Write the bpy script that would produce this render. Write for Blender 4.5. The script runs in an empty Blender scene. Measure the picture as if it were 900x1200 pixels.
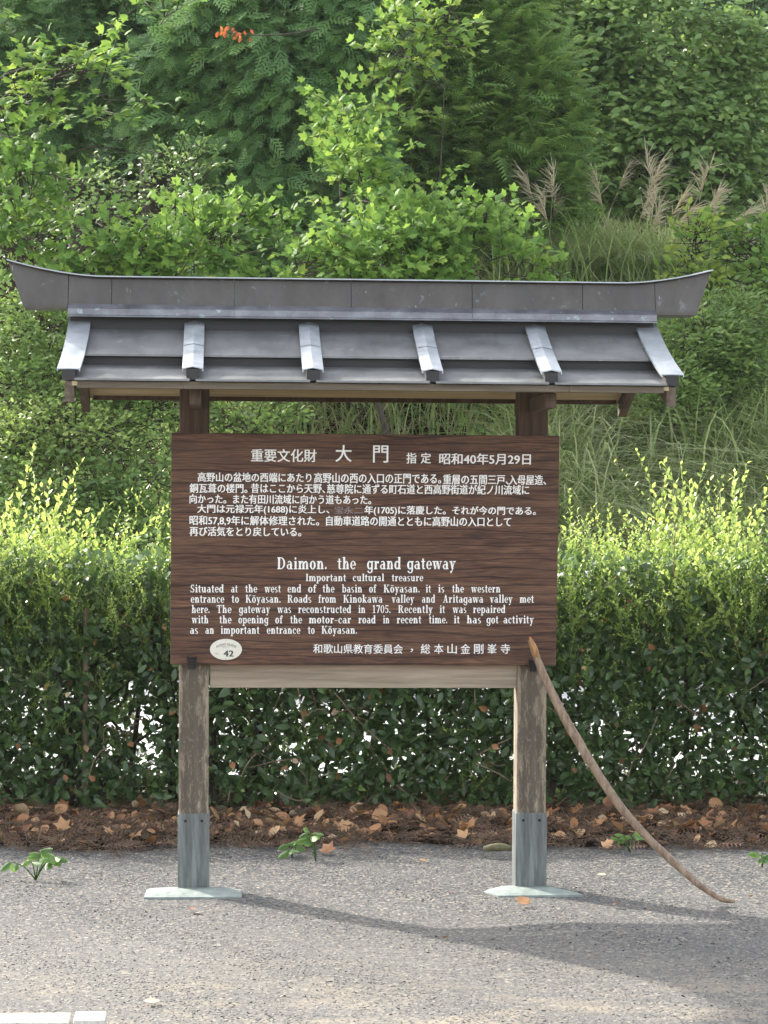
import bpy, bmesh, math, random
import numpy as np
from mathutils import Vector, Matrix

scene = bpy.context.scene
col = scene.collection
R = math.radians

# ------------------------------------------------------------------ camera
CAM = np.array([-0.6016, -10.1846, 1.6434])
YAW, PITCH, ROLL, FPX = 0.0666, 0.0055, 0.0065, 2868.0
fwd = np.array([math.sin(YAW)*math.cos(PITCH), math.cos(YAW)*math.cos(PITCH), -math.sin(PITCH)])
_r = np.array([math.cos(YAW), -math.sin(YAW), 0.0]); _u = np.cross(_r, fwd)
rgt = _r*math.cos(ROLL) + _u*math.sin(ROLL)
upv = -_r*math.sin(ROLL) + _u*math.cos(ROLL)
cd = bpy.data.cameras.new('camera'); cam = bpy.data.objects.new('camera', cd); col.objects.link(cam)
cam.matrix_world = Matrix(((rgt[0], upv[0], -fwd[0], CAM[0]), (rgt[1], upv[1], -fwd[1], CAM[1]),
                           (rgt[2], upv[2], -fwd[2], CAM[2]), (0, 0, 0, 1)))
cd.sensor_fit = 'VERTICAL'; cd.sensor_height = 36.0; cd.lens = FPX/1200*36.0
cd.clip_start = 0.1; cd.clip_end = 1000
scene.camera = cam

# ------------------------------------------------------------------ world, sun, exposure
SUN_DIR = Vector((-1.0, 1.05, 1.0)).normalized()          # towards the sun: behind the sign, to the left
sun_el = math.asin(SUN_DIR.z); sun_az = math.atan2(SUN_DIR.x, SUN_DIR.y)
w = bpy.data.worlds.new('World'); scene.world = w; w.use_nodes = True
nt = w.node_tree; sky = nt.nodes.new('ShaderNodeTexSky'); sky.sky_type = 'NISHITA'; sky.sun_disc = False
sky.sun_elevation = sun_el; sky.sun_rotation = sun_az; sky.dust_density = 3.0; sky.ozone_density = 1.0
bg = nt.nodes['Background']; bg.inputs[1].default_value = 0.15
hs = nt.nodes.new('ShaderNodeHueSaturation'); hs.inputs['Saturation'].default_value = .34   # thin cloud greys the sky
nt.links.new(sky.outputs[0], hs.inputs['Color']); nt.links.new(hs.outputs[0], bg.inputs[0])
sl = bpy.data.lights.new('sun', 'SUN'); sl.energy = 2.0; sl.angle = R(1.2); sl.color = (1.0, 0.95, 0.86)
so = bpy.data.objects.new('sun', sl); col.objects.link(so)
so.rotation_euler = SUN_DIR.to_track_quat('Z', 'Y').to_euler()
scene.view_settings.view_transform = 'Standard'; scene.view_settings.look = 'None'
scene.view_settings.gamma = 1; scene.view_settings.use_curve_mapping = False
scene.view_settings.exposure = 2.05
scene.cycles.max_bounces = 8; scene.cycles.transparent_max_bounces = 8
scene.cycles.caustics_reflective = False; scene.cycles.caustics_refractive = False

# ------------------------------------------------------------------ helpers
rng = np.random.default_rng(7)
random.seed(7)

def at(px, py, Y):
    """world point seen at photograph pixel (px,py) that lies in the vertical plane y = Y"""
    d = fwd + rgt*((px-450)/FPX) + upv*((600-py)/FPX)
    t = (Y - CAM[1])/d[1]
    return CAM + d*t

def ground_at(px, py, z=0.0):
    d = fwd + rgt*((px-450)/FPX) + upv*((600-py)/FPX)
    return CAM + d*((z-CAM[2])/d[2])

def mpp(Y): return (Y - CAM[1])/FPX

def props(o, label=None, cat=None, group=None, kind=None):
    if label: o['label'] = label
    if cat: o['category'] = cat
    if group: o['group'] = group
    if kind: o['kind'] = kind
    return o

def empty(name, loc, label, cat, group=None):
    o = bpy.data.objects.new(name, None); o.location = loc; col.objects.link(o)
    o.empty_display_size = 0.1
    return props(o, label, cat, group)

def mesh_obj(name, me, parent=None, mat=None, loc=None, rot=None):
    """me is in world coordinates unless loc/rot are given; a parented mesh keeps its world place"""
    o = bpy.data.objects.new(name, me); col.objects.link(o)
    if mat is not None and len(me.materials) == 0: me.materials.append(mat)
    if loc is not None: o.location = loc
    if rot is not None: o.rotation_euler = rot
    if parent is not None:
        o.parent = parent
        if loc is None:
            p = parent; off = Vector((0, 0, 0))
            while p is not None:
                off += Vector(p.location); p = p.parent
            o.location = -off
    return o

def from_np(name, V, F, mat=None, tint=None, smooth=False):
    """V (n,3); F (m,k) with one k"""
    me = bpy.data.meshes.new(name)
    V = np.ascontiguousarray(V, dtype=np.float32); F = np.ascontiguousarray(F, dtype=np.int32)
    m, k = F.shape
    me.vertices.add(len(V)); me.vertices.foreach_set('co', V.ravel())
    me.loops.add(m*k); me.loops.foreach_set('vertex_index', F.ravel())
    me.polygons.add(m)
    me.polygons.foreach_set('loop_start', np.arange(0, m*k, k, dtype=np.int32))
    if smooth: me.polygons.foreach_set('use_smooth', np.ones(m, dtype=bool))
    if tint is not None:
        a = me.attributes.new('tint', 'FLOAT', 'POINT'); a.data.foreach_set('value', np.ascontiguousarray(tint, dtype=np.float32))
    me.update(calc_edges=True); me.validate()
    if mat is not None: me.materials.append(mat)
    return me

def norm(a):
    return a/np.maximum(np.linalg.norm(a, axis=-1, keepdims=True), 1e-9)

def scatter(tv, tf, P, axis, nrm, size, tint=None):
    """copies template (k,3) with +Y along axis and +Z along normal; returns V,F,tint"""
    y = norm(axis); z = norm(nrm - np.sum(nrm*y, 1, keepdims=True)*y); x = np.cross(y, z)
    size = np.asarray(size, float)
    if size.ndim == 1: size = np.repeat(size[:, None], 3, 1)
    M = np.stack([x, y, z], 2)
    L = tv[None]*size[:, None, :]
    V = np.einsum('nij,nkj->nki', M, L) + P[:, None, :]
    n, k = len(P), len(tv)
    F = (tf[None] + (np.arange(n)*k)[:, None, None]).reshape(-1, tf.shape[1])
    T = None if tint is None else np.repeat(tint, k)
    if T is not None: T = np.clip(T + .28*(np.tile(tv[:, 1], n)-.5), 0, 1)      # new growth at the tips is lighter
    return V.reshape(-1, 3), F, T

def merge(parts):
    Vs, Fs, Ts, o = [], [], [], 0
    for V, F, T in parts:
        Vs.append(V); Fs.append(F + o); Ts.append(T if T is not None else np.zeros(len(V))); o += len(V)
    return np.concatenate(Vs), np.concatenate(Fs), np.concatenate(Ts)

# leaf templates: tip at y=1, stalk at 0; triangles
def T_ovate(w=0.28, fold=0.10):
    v = np.array([(0, 0, 0), (-w, .38, fold), (w, .38, fold), (-w*.72, .72, fold*.6), (w*.72, .72, fold*.6), (0, 1, -.06), (0, .5, 0)])
    f = np.array([(0, 6, 1), (0, 2, 6), (1, 6, 3), (6, 2, 4), (3, 6, 5), (6, 4, 5)])
    return v, f
def T_small():
    v = np.array([(0, 0, 0), (-.2, .45, .07), (.2, .45, .07), (0, 1, 0)]); f = np.array([(0, 3, 1), (0, 2, 3)])
    return v, f
def T_lobed():
    a = [(0, 0), (.22, .02), (.48, .12), (.36, .3), (.56, .62), (.26, .58), (0, 1.0), (-.26, .58), (-.56, .62), (-.36, .3), (-.48, .12), (-.22, .02)]
    v = np.array([(0, .34, .06)] + [(x, y, -.10*abs(x) - .08*max(0, y-.5)) for x, y in a]); n = len(a)
    f = np.array([(0, 1+(i+1) % n, 1+i) for i in range(n)])[:, ::-1]
    return v, f
def T_frond(n=7, spread=.36, droop=.15):
    V = []; F = []
    for s in (-1, 1):
        for i in range(n):
            t = .08 + .85*i/n; l = spread*(1-t*.75)*(.85+.3*random.random())
            b = len(V); wv = .04
            V += [(0, t-wv, -droop*t*t), (0, t+wv, -droop*t*t), (s*l, t+l*.75, -droop*(t+.2)**2-.03)]
            F += [(b, b+1, b+2) if s < 0 else (b, b+2, b+1)]
    b = len(V); V += [(-.012, 0, 0), (.012, 0, 0), (0, 1.02, -droop)]; F += [(b, b+1, b+2)]
    return np.array(V), np.array(F)
def T_cypress():
    V = []; F = []
    r = random.Random(3)
    def strip(x0, y0, x1, y1, wd):
        wd *= 1.15
        dx, dy = x1-x0, y1-y0; L = math.hypot(dx, dy); nx, ny = -dy/L*wd, dx/L*wd; b = len(V)
        z0, z1 = -.12*y0*y0, -.12*y1*y1 + r.uniform(-.03, .03)
        V.extend([(x0-nx, y0-ny, z0), (x0+nx, y0+ny, z0), (x1+nx*.5, y1+ny*.5, z1), (x1-nx*.5, y1-ny*.5, z1)])
        F.extend([(b, b+2, b+1), (b, b+3, b+2)])
    strip(0, 0, 0, 1, .018)
    for i in range(5):
        t = .12 + i*.17
        for s in (-1, 1):
            l = .42*(1-t*.7); x1, y1 = s*l*.75, t + l*.8
            strip(0, t, x1, y1, .028)
            mx, my = x1*.55, t+(y1-t)*.55
            strip(mx, my, mx + s*l*.05, my+l*.45, .024)
    return np.array(V), np.array(F)
TL, TS, TO, TF, TC = T_lobed(), T_small(), T_ovate(), T_frond(), T_cypress()

def tube_np(pts, rad, n=6, jitter=0):
    pts = np.array(pts, float); rad = np.array(rad, float)
    d = np.gradient(pts, axis=0); d = norm(d)
    md_ = np.abs(norm(pts[-1]-pts[0])); ref = np.repeat(np.eye(3)[[int(np.argmin(md_))]], len(pts), 0)
    a = norm(np.cross(d, ref)); b = np.cross(d, a)
    th = np.arange(n)*2*math.pi/n
    rr = rad[:, None]*(1 + (rng.uniform(-jitter, jitter, (len(pts), n)) if jitter else 0))
    V = pts[:, None] + a[:, None]*(np.cos(th)[None, :, None]*rr[..., None]) + b[:, None]*(np.sin(th)[None, :, None]*rr[..., None])
    V = V.reshape(-1, 3); F = []
    for i in range(len(pts)-1):
        for j in range(n):
            p, q = i*n+j, i*n+(j+1) % n
            F += [(p, q, q+n), (p, q+n, p+n)]
    e = len(V); V = np.vstack([V, pts[0], pts[-1]])
    for j in range(n):
        F.append((e, (j+1) % n, j)); F.append((e+1, (len(pts)-1)*n+j, (len(pts)-1)*n+(j+1) % n))
    return V, np.array(F), None

def bez(p0, p1, bend, n=6):
    p0 = np.array(p0, float); p1 = np.array(p1, float); t = np.linspace(0, 1, n)[:, None]
    return p0 + (p1-p0)*t + np.array(bend)*np.sin(t*math.pi)

def box_bm(bm, x0, x1, y0, y1, z0, z1, bevel=0):
    vs = [bm.verts.new(p) for p in ((x0, y0, z0), (x1, y0, z0), (x1, y1, z0), (x0, y1, z0), (x0, y0, z1), (x1, y0, z1), (x1, y1, z1), (x0, y1, z1))]
    fs = [bm.faces.new([vs[i] for i in q]) for q in ((0, 3, 2, 1), (4, 5, 6, 7), (0, 1, 5, 4), (1, 2, 6, 5), (2, 3, 7, 6), (3, 0, 4, 7))]
    if bevel:
        es = set(e for f in fs for e in f.edges)
        bmesh.ops.bevel(bm, geom=list(es), offset=bevel, segments=2, affect='EDGES', profile=.6)
def bm_mesh(name, bm, mat=None, smooth=False):
    me = bpy.data.meshes.new(name); bmesh.ops.recalc_face_normals(bm, faces=bm.faces); bm.to_mesh(me); bm.free()
    if smooth:
        for p in me.polygons: p.use_smooth = True
    if mat: me.materials.append(mat)
    return me
def box(name, b, mat, parent, bevel=0.003):
    bm = bmesh.new(); box_bm(bm, *b, bevel=bevel)
    return mesh_obj(name, bm_mesh(name, bm, mat), parent)
def prism_x(bm, prof, x0, x1, sx=None):
    """profile of (y,z) points swept from x0 to x1"""
    A = [bm.verts.new((x0, y, z)) for y, z in prof]; B = [bm.verts.new((x1, y, z)) for y, z in prof]
    n = len(prof); bm.faces.new(A); bm.faces.new(B[::-1])
    for i in range(n): bm.faces.new((A[i], B[i], B[(i+1) % n], A[(i+1) % n]))

# ------------------------------------------------------------------ materials
def new_mat(name):
    m = bpy.data.materials.new(name); m.use_nodes = True
    return m, m.node_tree, m.node_tree.nodes['Principled BSDF']
def N(nt, t, **k):
    n = nt.nodes.new(t)
    for a, b in k.items():
        if a == 'inp':
            for i, v in b.items(): n.inputs[i].default_value = v
        else: setattr(n, a, b)
    return n
def ramp(nt, fac, stops, interp='LINEAR'):
    r = nt.nodes.new('ShaderNodeValToRGB'); r.color_ramp.interpolation = interp
    e = r.color_ramp.elements
    while len(e) < len(stops): e.new(0.5)
    for i, (p, c) in enumerate(stops):
        e[i].position = p; e[i].color = (*c, 1) if len(c) == 3 else c
    nt.links.new(fac, r.inputs[0]); return r.outputs[0]
def noise(nt, vec, scale, detail=4, rough=.6, dist=0):
    n = N(nt, 'ShaderNodeTexNoise'); n.inputs['Scale'].default_value = scale; n.inputs['Detail'].default_value = detail
    n.inputs['Roughness'].default_value = rough; n.inputs['Distortion'].default_value = dist
    if vec is not None: nt.links.new(vec, n.inputs['Vector'])
    return n.outputs['Fac']
def mapping(nt, scale, src='Object', loc=(0, 0, 0), rot=(0, 0, 0)):
    tc = N(nt, 'ShaderNodeTexCoord'); mp = N(nt, 'ShaderNodeMapping')
    mp.inputs['Scale'].default_value = scale; mp.inputs['Location'].default_value = loc; mp.inputs['Rotation'].default_value = rot
    nt.links.new(tc.outputs[src], mp.inputs['Vector']); return mp.outputs[0]
def mixc(nt, fac, a, b, mode='MIX'):
    m = N(nt, 'ShaderNodeMix', data_type='RGBA', blend_type=mode)
    for s, v in ((0, fac), (6, a), (7, b)):
        if isinstance(v, (int, float)): m.inputs[s].default_value = v
        elif isinstance(v, tuple): m.inputs[s].default_value = (*v, 1)
        else: nt.links.new(v, m.inputs[s])
    return m.outputs[2]
def bump(nt, bsdf, h, strength=.3, dist=.01):
    b = N(nt, 'ShaderNodeBump'); b.inputs['Strength'].default_value = strength; b.inputs['Distance'].default_value = dist
    nt.links.new(h, b.inputs['Height']); nt.links.new(b.outputs[0], bsdf.inputs['Normal'])

def leaf_mat(name, cols, rough=.45, trans=.35, tcol=None, spec=.5):
    """cols: colour stops over the per-leaf tint"""
    m, nt, b = new_mat(name)
    a = N(nt, 'ShaderNodeAttribute', attribute_name='tint')
    oi = N(nt, 'ShaderNodeObjectInfo')
    ad = N(nt, 'ShaderNodeMath', operation='ADD'); nt.links.new(a.outputs['Fac'], ad.inputs[0])
    sb = N(nt, 'ShaderNodeMath', operation='MULTIPLY_ADD'); sb.inputs[1].default_value = .12; sb.inputs[2].default_value = -.06
    nt.links.new(oi.outputs['Random'], sb.inputs[0]); nt.links.new(sb.outputs[0], ad.inputs[1])
    c = ramp(nt, ad.outputs[0], [(i/(len(cols)-1), k) for i, k in enumerate(cols)])
    g = mapping(nt, (1, 1, 1), 'Object')
    nz = noise(nt, g, 55, 2)
    c2 = mixc(nt, ramp(nt, nz, [(.35, (0, 0, 0)), (.75, (.35,)*3)]), c, mixc(nt, .5, c, (.25, .25, .06)))
    nt.links.new(c2, b.inputs['Base Color']); b.inputs['Roughness'].default_value = rough
    b.inputs['Specular IOR Level'].default_value = spec
    tr = N(nt, 'ShaderNodeBsdfTranslucent')
    tc = mixc(nt, .6, c2, (.95, 1.0, .30), 'MULTIPLY')
    gm = N(nt, 'ShaderNodeGamma'); gm.inputs[1].default_value = .72; nt.links.new(tc, gm.inputs[0])
    nt.links.new(gm.outputs[0], tr.inputs[0])
    mx = N(nt, 'ShaderNodeMixShader'); mx.inputs[0].default_value = trans
    nt.links.new(b.outputs[0], mx.inputs[1]); nt.links.new(tr.outputs[0], mx.inputs[2])
    nt.links.new(mx.outputs[0], nt.nodes['Material Output'].inputs['Surface'])
    return m

M = {}
M['hedge_leaf'] = leaf_mat('hedge leaf', [(.032, .070, .028), (.052, .108, .038), (.08, .155, .046), (.16, .27, .065)], rough=.3, trans=.26)
M['shoot_leaf'] = leaf_mat('young shoot leaf', [(.09, .18, .045), (.21, .33, .07), (.37, .48, .11), (.54, .60, .18)], rough=.45, trans=.45)
M['maple_leaf'] = leaf_mat('maple leaf', [(.05, .13, .03), (.10, .22, .04), (.18, .32, .05), (.33, .42, .08)], rough=.6, trans=.42, spec=.25)
M['broad_leaf'] = leaf_mat('broad leaf', [(.07, .145, .045), (.12, .225, .06), (.18, .30, .08), (.26, .37, .10)], rough=.45, trans=.35)
M['shrub_leaf'] = leaf_mat('shrub leaf', [(.06, .13, .035), (.12, .22, .05), (.2, .32, .07), (.36, .44, .12)], rough=.5, trans=.38)
M['cypress_leaf'] = leaf_mat('cypress spray', [(.035, .095, .035), (.065, .16, .05), (.10, .225, .065), (.16, .30, .08)], rough=.6, trans=.35)
M['fir_leaf'] = leaf_mat('fir spray', [(.045, .10, .03), (.075, .17, .045), (.13, .25, .055), (.2, .33, .07)], rough=.55, trans=.4)
M['grass'] = leaf_mat('grass blade', [(.12, .20, .06), (.22, .33, .11), (.36, .46, .20), (.54, .57, .36)], rough=.4, trans=.35)
M['dry_grass'] = leaf_mat('dry grass blade', [(.20, .14, .08), (.34, .25, .16), (.48, .39, .26), (.6, .52, .38)], rough=.6, trans=.25)
M['plume'] = leaf_mat('grass plume', [(.40, .31, .22), (.52, .42, .31), (.64, .54, .42), (.74, .66, .54)], rough=.7, trans=.4)
M['litter'] = leaf_mat('litter twigs', [(.026, .012, .009), (.058, .026, .018), (.105, .048, .032), (.2, .12, .08)], rough=.8, trans=.05)
M['dead_leaf'] = leaf_mat('dead leaf', [(.13, .045, .025), (.33, .135, .055), (.46, .26, .13), (.56, .44, .29)], rough=.65, trans=.12)
M['red_leaf'] = leaf_mat('red leaf', [(.35, .05, .02), (.5, .10, .03)], rough=.5, trans=.3)
M['pale_leaf'] = leaf_mat('pale variegated leaf', [(.10, .17, .06), (.2, .28, .12), (.38, .44, .26), (.5, .5, .38)], rough=.5, trans=.35)
M['weed_leaf'] = leaf_mat('weed leaf', [(.04, .11, .025), (.08, .19, .035), (.15, .28, .05)], rough=.45, trans=.35)

m, nt, b = new_mat('bark'); g = mapping(nt, (9, 9, 2)); n1 = noise(nt, g, 5, 6, .7)
nt.links.new(ramp(nt, n1, [(.3, (.03, .022, .016)), (.55, (.075, .058, .042)), (.75, (.13, .10, .075))]), b.inputs['Base Color'])
b.inputs['Roughness'].default_value = .9; bump(nt, b, n1, .7, .02); M['bark'] = m

m, nt, b = new_mat('gravel'); g = mapping(nt, (1, 1, 1))
vo = N(nt, 'ShaderNodeTexVoronoi'); vo.inputs['Scale'].default_value = 95; nt.links.new(g, vo.inputs['Vector'])
sep = N(nt, 'ShaderNodeSeparateColor'); nt.links.new(vo.outputs['Color'], sep.inputs[0])
c = ramp(nt, sep.outputs[0], [(0, (.05, .05, .053)), (.35, (.08, .08, .08)), (.7, (.11, .108, .104)), (.93, (.22, .2, .165)), (1, (.36, .31, .24))])
big = noise(nt, g, 1.3, 5, .6)
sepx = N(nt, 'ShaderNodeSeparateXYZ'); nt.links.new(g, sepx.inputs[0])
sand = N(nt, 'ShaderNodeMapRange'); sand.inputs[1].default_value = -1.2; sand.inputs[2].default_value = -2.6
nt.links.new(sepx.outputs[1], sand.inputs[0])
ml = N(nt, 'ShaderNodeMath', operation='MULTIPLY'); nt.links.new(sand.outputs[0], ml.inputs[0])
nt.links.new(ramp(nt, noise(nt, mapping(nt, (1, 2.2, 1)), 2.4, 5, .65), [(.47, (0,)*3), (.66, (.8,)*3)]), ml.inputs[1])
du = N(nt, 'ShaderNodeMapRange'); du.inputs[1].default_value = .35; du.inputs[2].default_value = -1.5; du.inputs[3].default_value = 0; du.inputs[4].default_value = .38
nt.links.new(sepx.outputs[1], du.inputs[0]); c = mixc(nt, du.outputs[0], c, (.20, .188, .168))  # darker towards the hedge: shade put into the gravel colour, with dust in front
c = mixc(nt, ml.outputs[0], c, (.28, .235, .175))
c = mixc(nt, .35, c, ramp(nt, big, [(.3, (.75,)*3), (.7, (1.1,)*3)]), 'MULTIPLY')
nt.links.new(c, b.inputs['Base Color']); b.inputs['Roughness'].default_value = .85
b.inputs['Specular IOR Level'].default_value = .1; bump(nt, b, vo.outputs['Distance'], -.12, .002); M['gravel'] = m

m, nt, b = new_mat('gravel stone'); a = N(nt, 'ShaderNodeAttribute', attribute_name='tint')
nt.links.new(ramp(nt, a.outputs['Fac'], [(0, (.07, .071, .075)), (.3, (.10, .10, .101)), (.6, (.145, .143, .14)), (.85, (.21, .203, .19)), (.94, (.26, .235, .19)), (.98, (.40, .33, .24)), (1, (.52, .47, .40))]), b.inputs['Base Color'])
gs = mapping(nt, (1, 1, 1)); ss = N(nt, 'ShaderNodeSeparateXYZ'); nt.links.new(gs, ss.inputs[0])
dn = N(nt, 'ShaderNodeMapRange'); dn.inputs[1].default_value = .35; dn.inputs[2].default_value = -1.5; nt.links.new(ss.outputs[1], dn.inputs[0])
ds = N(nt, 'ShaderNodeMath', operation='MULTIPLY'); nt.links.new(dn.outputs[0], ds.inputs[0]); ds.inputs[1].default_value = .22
src_ = b.inputs['Base Color'].links[0].from_socket          # dust on the front stones; darker hedge side is shade put into the colour
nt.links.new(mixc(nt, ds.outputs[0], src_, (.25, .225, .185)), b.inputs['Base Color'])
b.inputs['Roughness'].default_value = .75; b.inputs['Specular IOR Level'].default_value = .3; M['stone'] = m

m, nt, b = new_mat('forest soil'); g = mapping(nt, (1, 1, 1)); n1 = noise(nt, g, 6, 8, .7)
nt.links.new(ramp(nt, n1, [(.3, (.010, .008, .006)), (.6, (.026, .019, .012)), (.8, (.05, .036, .022))]), b.inputs['Base Color'])
b.inputs['Roughness'].default_value = 1; b.inputs['Specular IOR Level'].default_value = 0; bump(nt, b, n1, .8, .05); M['soil'] = m

m, nt, b = new_mat('pale concrete road'); g = mapping(nt, (1, 1, 1)); n1 = noise(nt, g, 3, 8, .65)
nt.links.new(ramp(nt, n1, [(.3, (.36, .36, .355)), (.7, (.48, .48, .475))]), b.inputs['Base Color'])
b.inputs['Roughness'].default_value = .85; M['road'] = m

# sign materials
m, nt, b = new_mat('dark brown panel'); g = mapping(nt, (1.6, 1, 17)); 
n1 = noise(nt, g, 2.2, 7, .62, .9); n2 = noise(nt, mapping(nt, (5, 1, 120)), 2.0, 4, .6, .3); n3 = noise(nt, mapping(nt, (.9, 1, 5)), 1.7, 3)
c = ramp(nt, n1, [(.30, (.045, .020, .012)), (.42, (.105, .049, .028)), (.55, (.155, .076, .044)), (.72, (.205, .108, .061))])
c = mixc(nt, ramp(nt, n2, [(.44, (.75,)*3), (.56, (0,)*3)]), c, (.045, .026, .022))
wv = N(nt, 'ShaderNodeTexWave', wave_type='BANDS', bands_direction='Z'); wv.inputs['Scale'].default_value = 1.9
wv.inputs['Distortion'].default_value = 9; wv.inputs['Detail'].default_value = 3; wv.inputs['Detail Scale'].default_value = 1.1
nt.links.new(mapping(nt, (.55, 1, 5)), wv.inputs['Vector'])
c = mixc(nt, ramp(nt, wv.outputs['Fac'], [(0, (.85,)*3), (.10, (0,)*3)]), c, (.018, .011, .010))
c = mixc(nt, ramp(nt, n3, [(.45, (0,)*3), (.75, (.3,)*3)]), c, (.22, .13, .08))
nt.links.new(c, b.inputs['Base Color']); b.inputs['Roughness'].default_value = .6; b.inputs['Specular IOR Level'].default_value = .3; bump(nt, b, n1, .15, .003); M['panel'] = m

def wood(name, cols, stretch=(30, 30, 1.5), stain=None, rough=.85):
    m, nt, b = new_mat(name); g = mapping(nt, stretch, 'Object'); n1 = noise(nt, g, 1.4, 6, .68, .35)
    c = ramp(nt, n1, [(.28, cols[0]), (.5, cols[1]), (.72, cols[2])])
    if stain:
        g2 = mapping(nt, tuple(4.5 if s > 10 else 1.6 for s in stretch), 'Object', loc=(3, 1, 0)); n2 = noise(nt, g2, 2.6, 9, .72, .25)
        c = mixc(nt, ramp(nt, n2, [(.46, (0,)*3), (.56, (.92,)*3)]), c, stain)
        n3 = noise(nt, mapping(nt, (22, 22, 9), 'Object'), 3.0, 6, .75)
        c = mixc(nt, ramp(nt, n3, [(.56, (0,)*3), (.64, (.8,)*3)]), c, (.36, .33, .24))
    nt.links.new(c, b.inputs['Base Color']); b.inputs['Roughness'].default_value = rough; bump(nt, b, n1, .5, .004)
    return m
M['post_low'] = wood('weathered post wood', [(.10, .075, .05), (.24, .18, .12), (.38, .31, .21)], stain=(.05, .038, .026))
M['wood_dark'] = wood('dark brown wood', [(.045, .030, .021), (.085, .058, .04), (.14, .10, .07)], (26, 26, 1.5))
M['wood_eave'] = wood('grey brown eave wood', [(.08, .065, .045), (.13, .105, .075), (.19, .155, .11)], (1.5, 26, 26))
M['wood_beam'] = wood('pale weathered beam', [(.18, .14, .10), (.31, .25, .185), (.43, .36, .28)], (1.2, 20, 26))
M['wood_soffit'] = wood('pale soffit wood', [(.34, .27, .14), (.46, .38, .22), (.56, .48, .30)], (1.0, 22, 22))
M['wood_barge'] = wood('gable board wood', [(.06, .045, .032), (.11, .082, .058), (.18, .14, .10)], (22, 2, 22))

# posts: brown above the panel, mottled below
m, nt, b = new_mat('post wood')
g = mapping(nt, (34, 34, 1.3)); n1 = noise(nt, g, 1.3, 6, .68, .3)
lo = ramp(nt, n1, [(.28, (.13, .10, .07)), (.5, (.26, .21, .145)), (.72, (.38, .32, .235))])
n2 = noise(nt, mapping(nt, (17, 17, 3.0), loc=(3, 1, 0)), 1.9, 10, .78, .2)
oi = N(nt, 'ShaderNodeObjectInfo')
sh = N(nt, 'ShaderNodeMath', operation='MULTIPLY_ADD'); sh.inputs[1].default_value = 0.16; nt.links.new(oi.outputs['Random'], sh.inputs[0]); nt.links.new(n2, sh.inputs[2])
# dark mould strongest along the middle of the front face
sx = N(nt, 'ShaderNodeSeparateXYZ'); nt.links.new(mapping(nt, (1, 1, 1)), sx.inputs[0])
ab = N(nt, 'ShaderNodeMath', operation='ABSOLUTE'); nt.links.new(sx.outputs[0], ab.inputs[0])
md = N(nt, 'ShaderNodeMapRange'); md.inputs[1].default_value = .0; md.inputs[2].default_value = .065; md.inputs[3].default_value = .06; md.inputs[4].default_value = -.07
nt.links.new(ab.outputs[0], md.inputs[0])
s2 = N(nt, 'ShaderNodeMath', operation='ADD'); nt.links.new(sh.outputs[0], s2.inputs[0]); nt.links.new(md.outputs[0], s2.inputs[1])
lo = mixc(nt, ramp(nt, s2.outputs[0], [(.50, (0,)*3), (.59, (.85,)*3)]), lo, (.075, .061, .046))
n4 = noise(nt, mapping(nt, (40, 40, 22)), 1.6, 6, .75)
lo = mixc(nt, ramp(nt, n4, [(.57, (0,)*3), (.66, (.6,)*3)]), lo, (.34, .31, .24))
hi = ramp(nt, n1, [(.28, (.05, .030, .022)), (.5, (.105, .072, .053)), (.72, (.17, .125, .092))])
zz = N(nt, 'ShaderNodeMapRange'); zz.inputs[1].default_value = 1.2; zz.inputs[2].default_value = 1.3; nt.links.new(sx.outputs[2], zz.inputs[0])
nt.links.new(mixc(nt, zz.outputs[0], lo, hi), b.inputs['Base Color']); b.inputs['Roughness'].default_value = .88
bump(nt, b, n1, .5, .004); M['post'] = m

def metal(name, cols, rough, streak=(6, 6, 6), metallic=.55, spots=None):
    m, nt, b = new_mat(name); g = mapping(nt, streak); n1 = noise(nt, g, 2.0, 7, .65)
    c = ramp(nt, n1, [(.3, cols[0]), (.5, cols[1]), (.7, cols[2])])
    if spots:
        n2 = noise(nt, mapping(nt, (7, 7, 7), loc=(2, 5, 1)), 3.0, 4, .6)
        c = mixc(nt, ramp(nt, n2, [(.63, (0,)*3), (.70, (.6,)*3)]), c, spots)
        n5 = noise(nt, mapping(nt, (26, 26, 8), loc=(4, 2, 7)), 2.4, 3, .5)
        c = mixc(nt, ramp(nt, n5, [(.725, (0,)*3), (.75, (.5,)*3)]), c, (.45, .47, .46))
        n6 = noise(nt, mapping(nt, (14, 3, 3), loc=(1, 2, 7)), 1.5, 5, .6)
        c = mixc(nt, ramp(nt, n6, [(.5, (0,)*3), (.62, (.2,)*3)]), c, (.09, .09, .09))
    nt.links.new(c, b.inputs['Base Color']); b.inputs['Metallic'].default_value = metallic
    nt.links.new(ramp(nt, n1, [(.3, (rough*.85,)*3), (.7, (min(1, rough*1.2),)*3)]), b.inputs['Roughness'])
    bump(nt, b, n1, .06, .01); return m
M['ridge'] = metal('oxidised brown grey copper', [(.065, .058, .052), (.09, .081, .073), (.12, .111, .102)], .5, (5, 5, 2), .35, (.2, .22, .2))
M['roofm'] = metal('roof copper sheet', [(.17, .173, .172), (.215, .219, .218), (.265, .27, .268)], .45, (3, 3, 3), .55, (.34, .36, .36))
M['cap'] = metal('bright batten copper', [(.32, .345, .365), (.40, .43, .455), (.5, .53, .55)], .42, (6, 6, 6), .6)
M['flash'] = metal('flashing copper', [(.12, .12, .13), (.19, .19, .21), (.26, .28, .30)], .38, (5, 5, 9), .6, (.4, .55, .52))
M['sleeve'] = metal('green grey patina copper', [(.065, .069, .067), (.14, .151, .144), (.23, .252, .236)], .6, (26, 26, 2.2), .15)
M['plate'] = metal('pale verdigris copper', [(.15, .175, .16), (.22, .26, .235), (.31, .35, .32)], .7, (9, 9, 9), .1, (.2, .25, .24))
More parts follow.
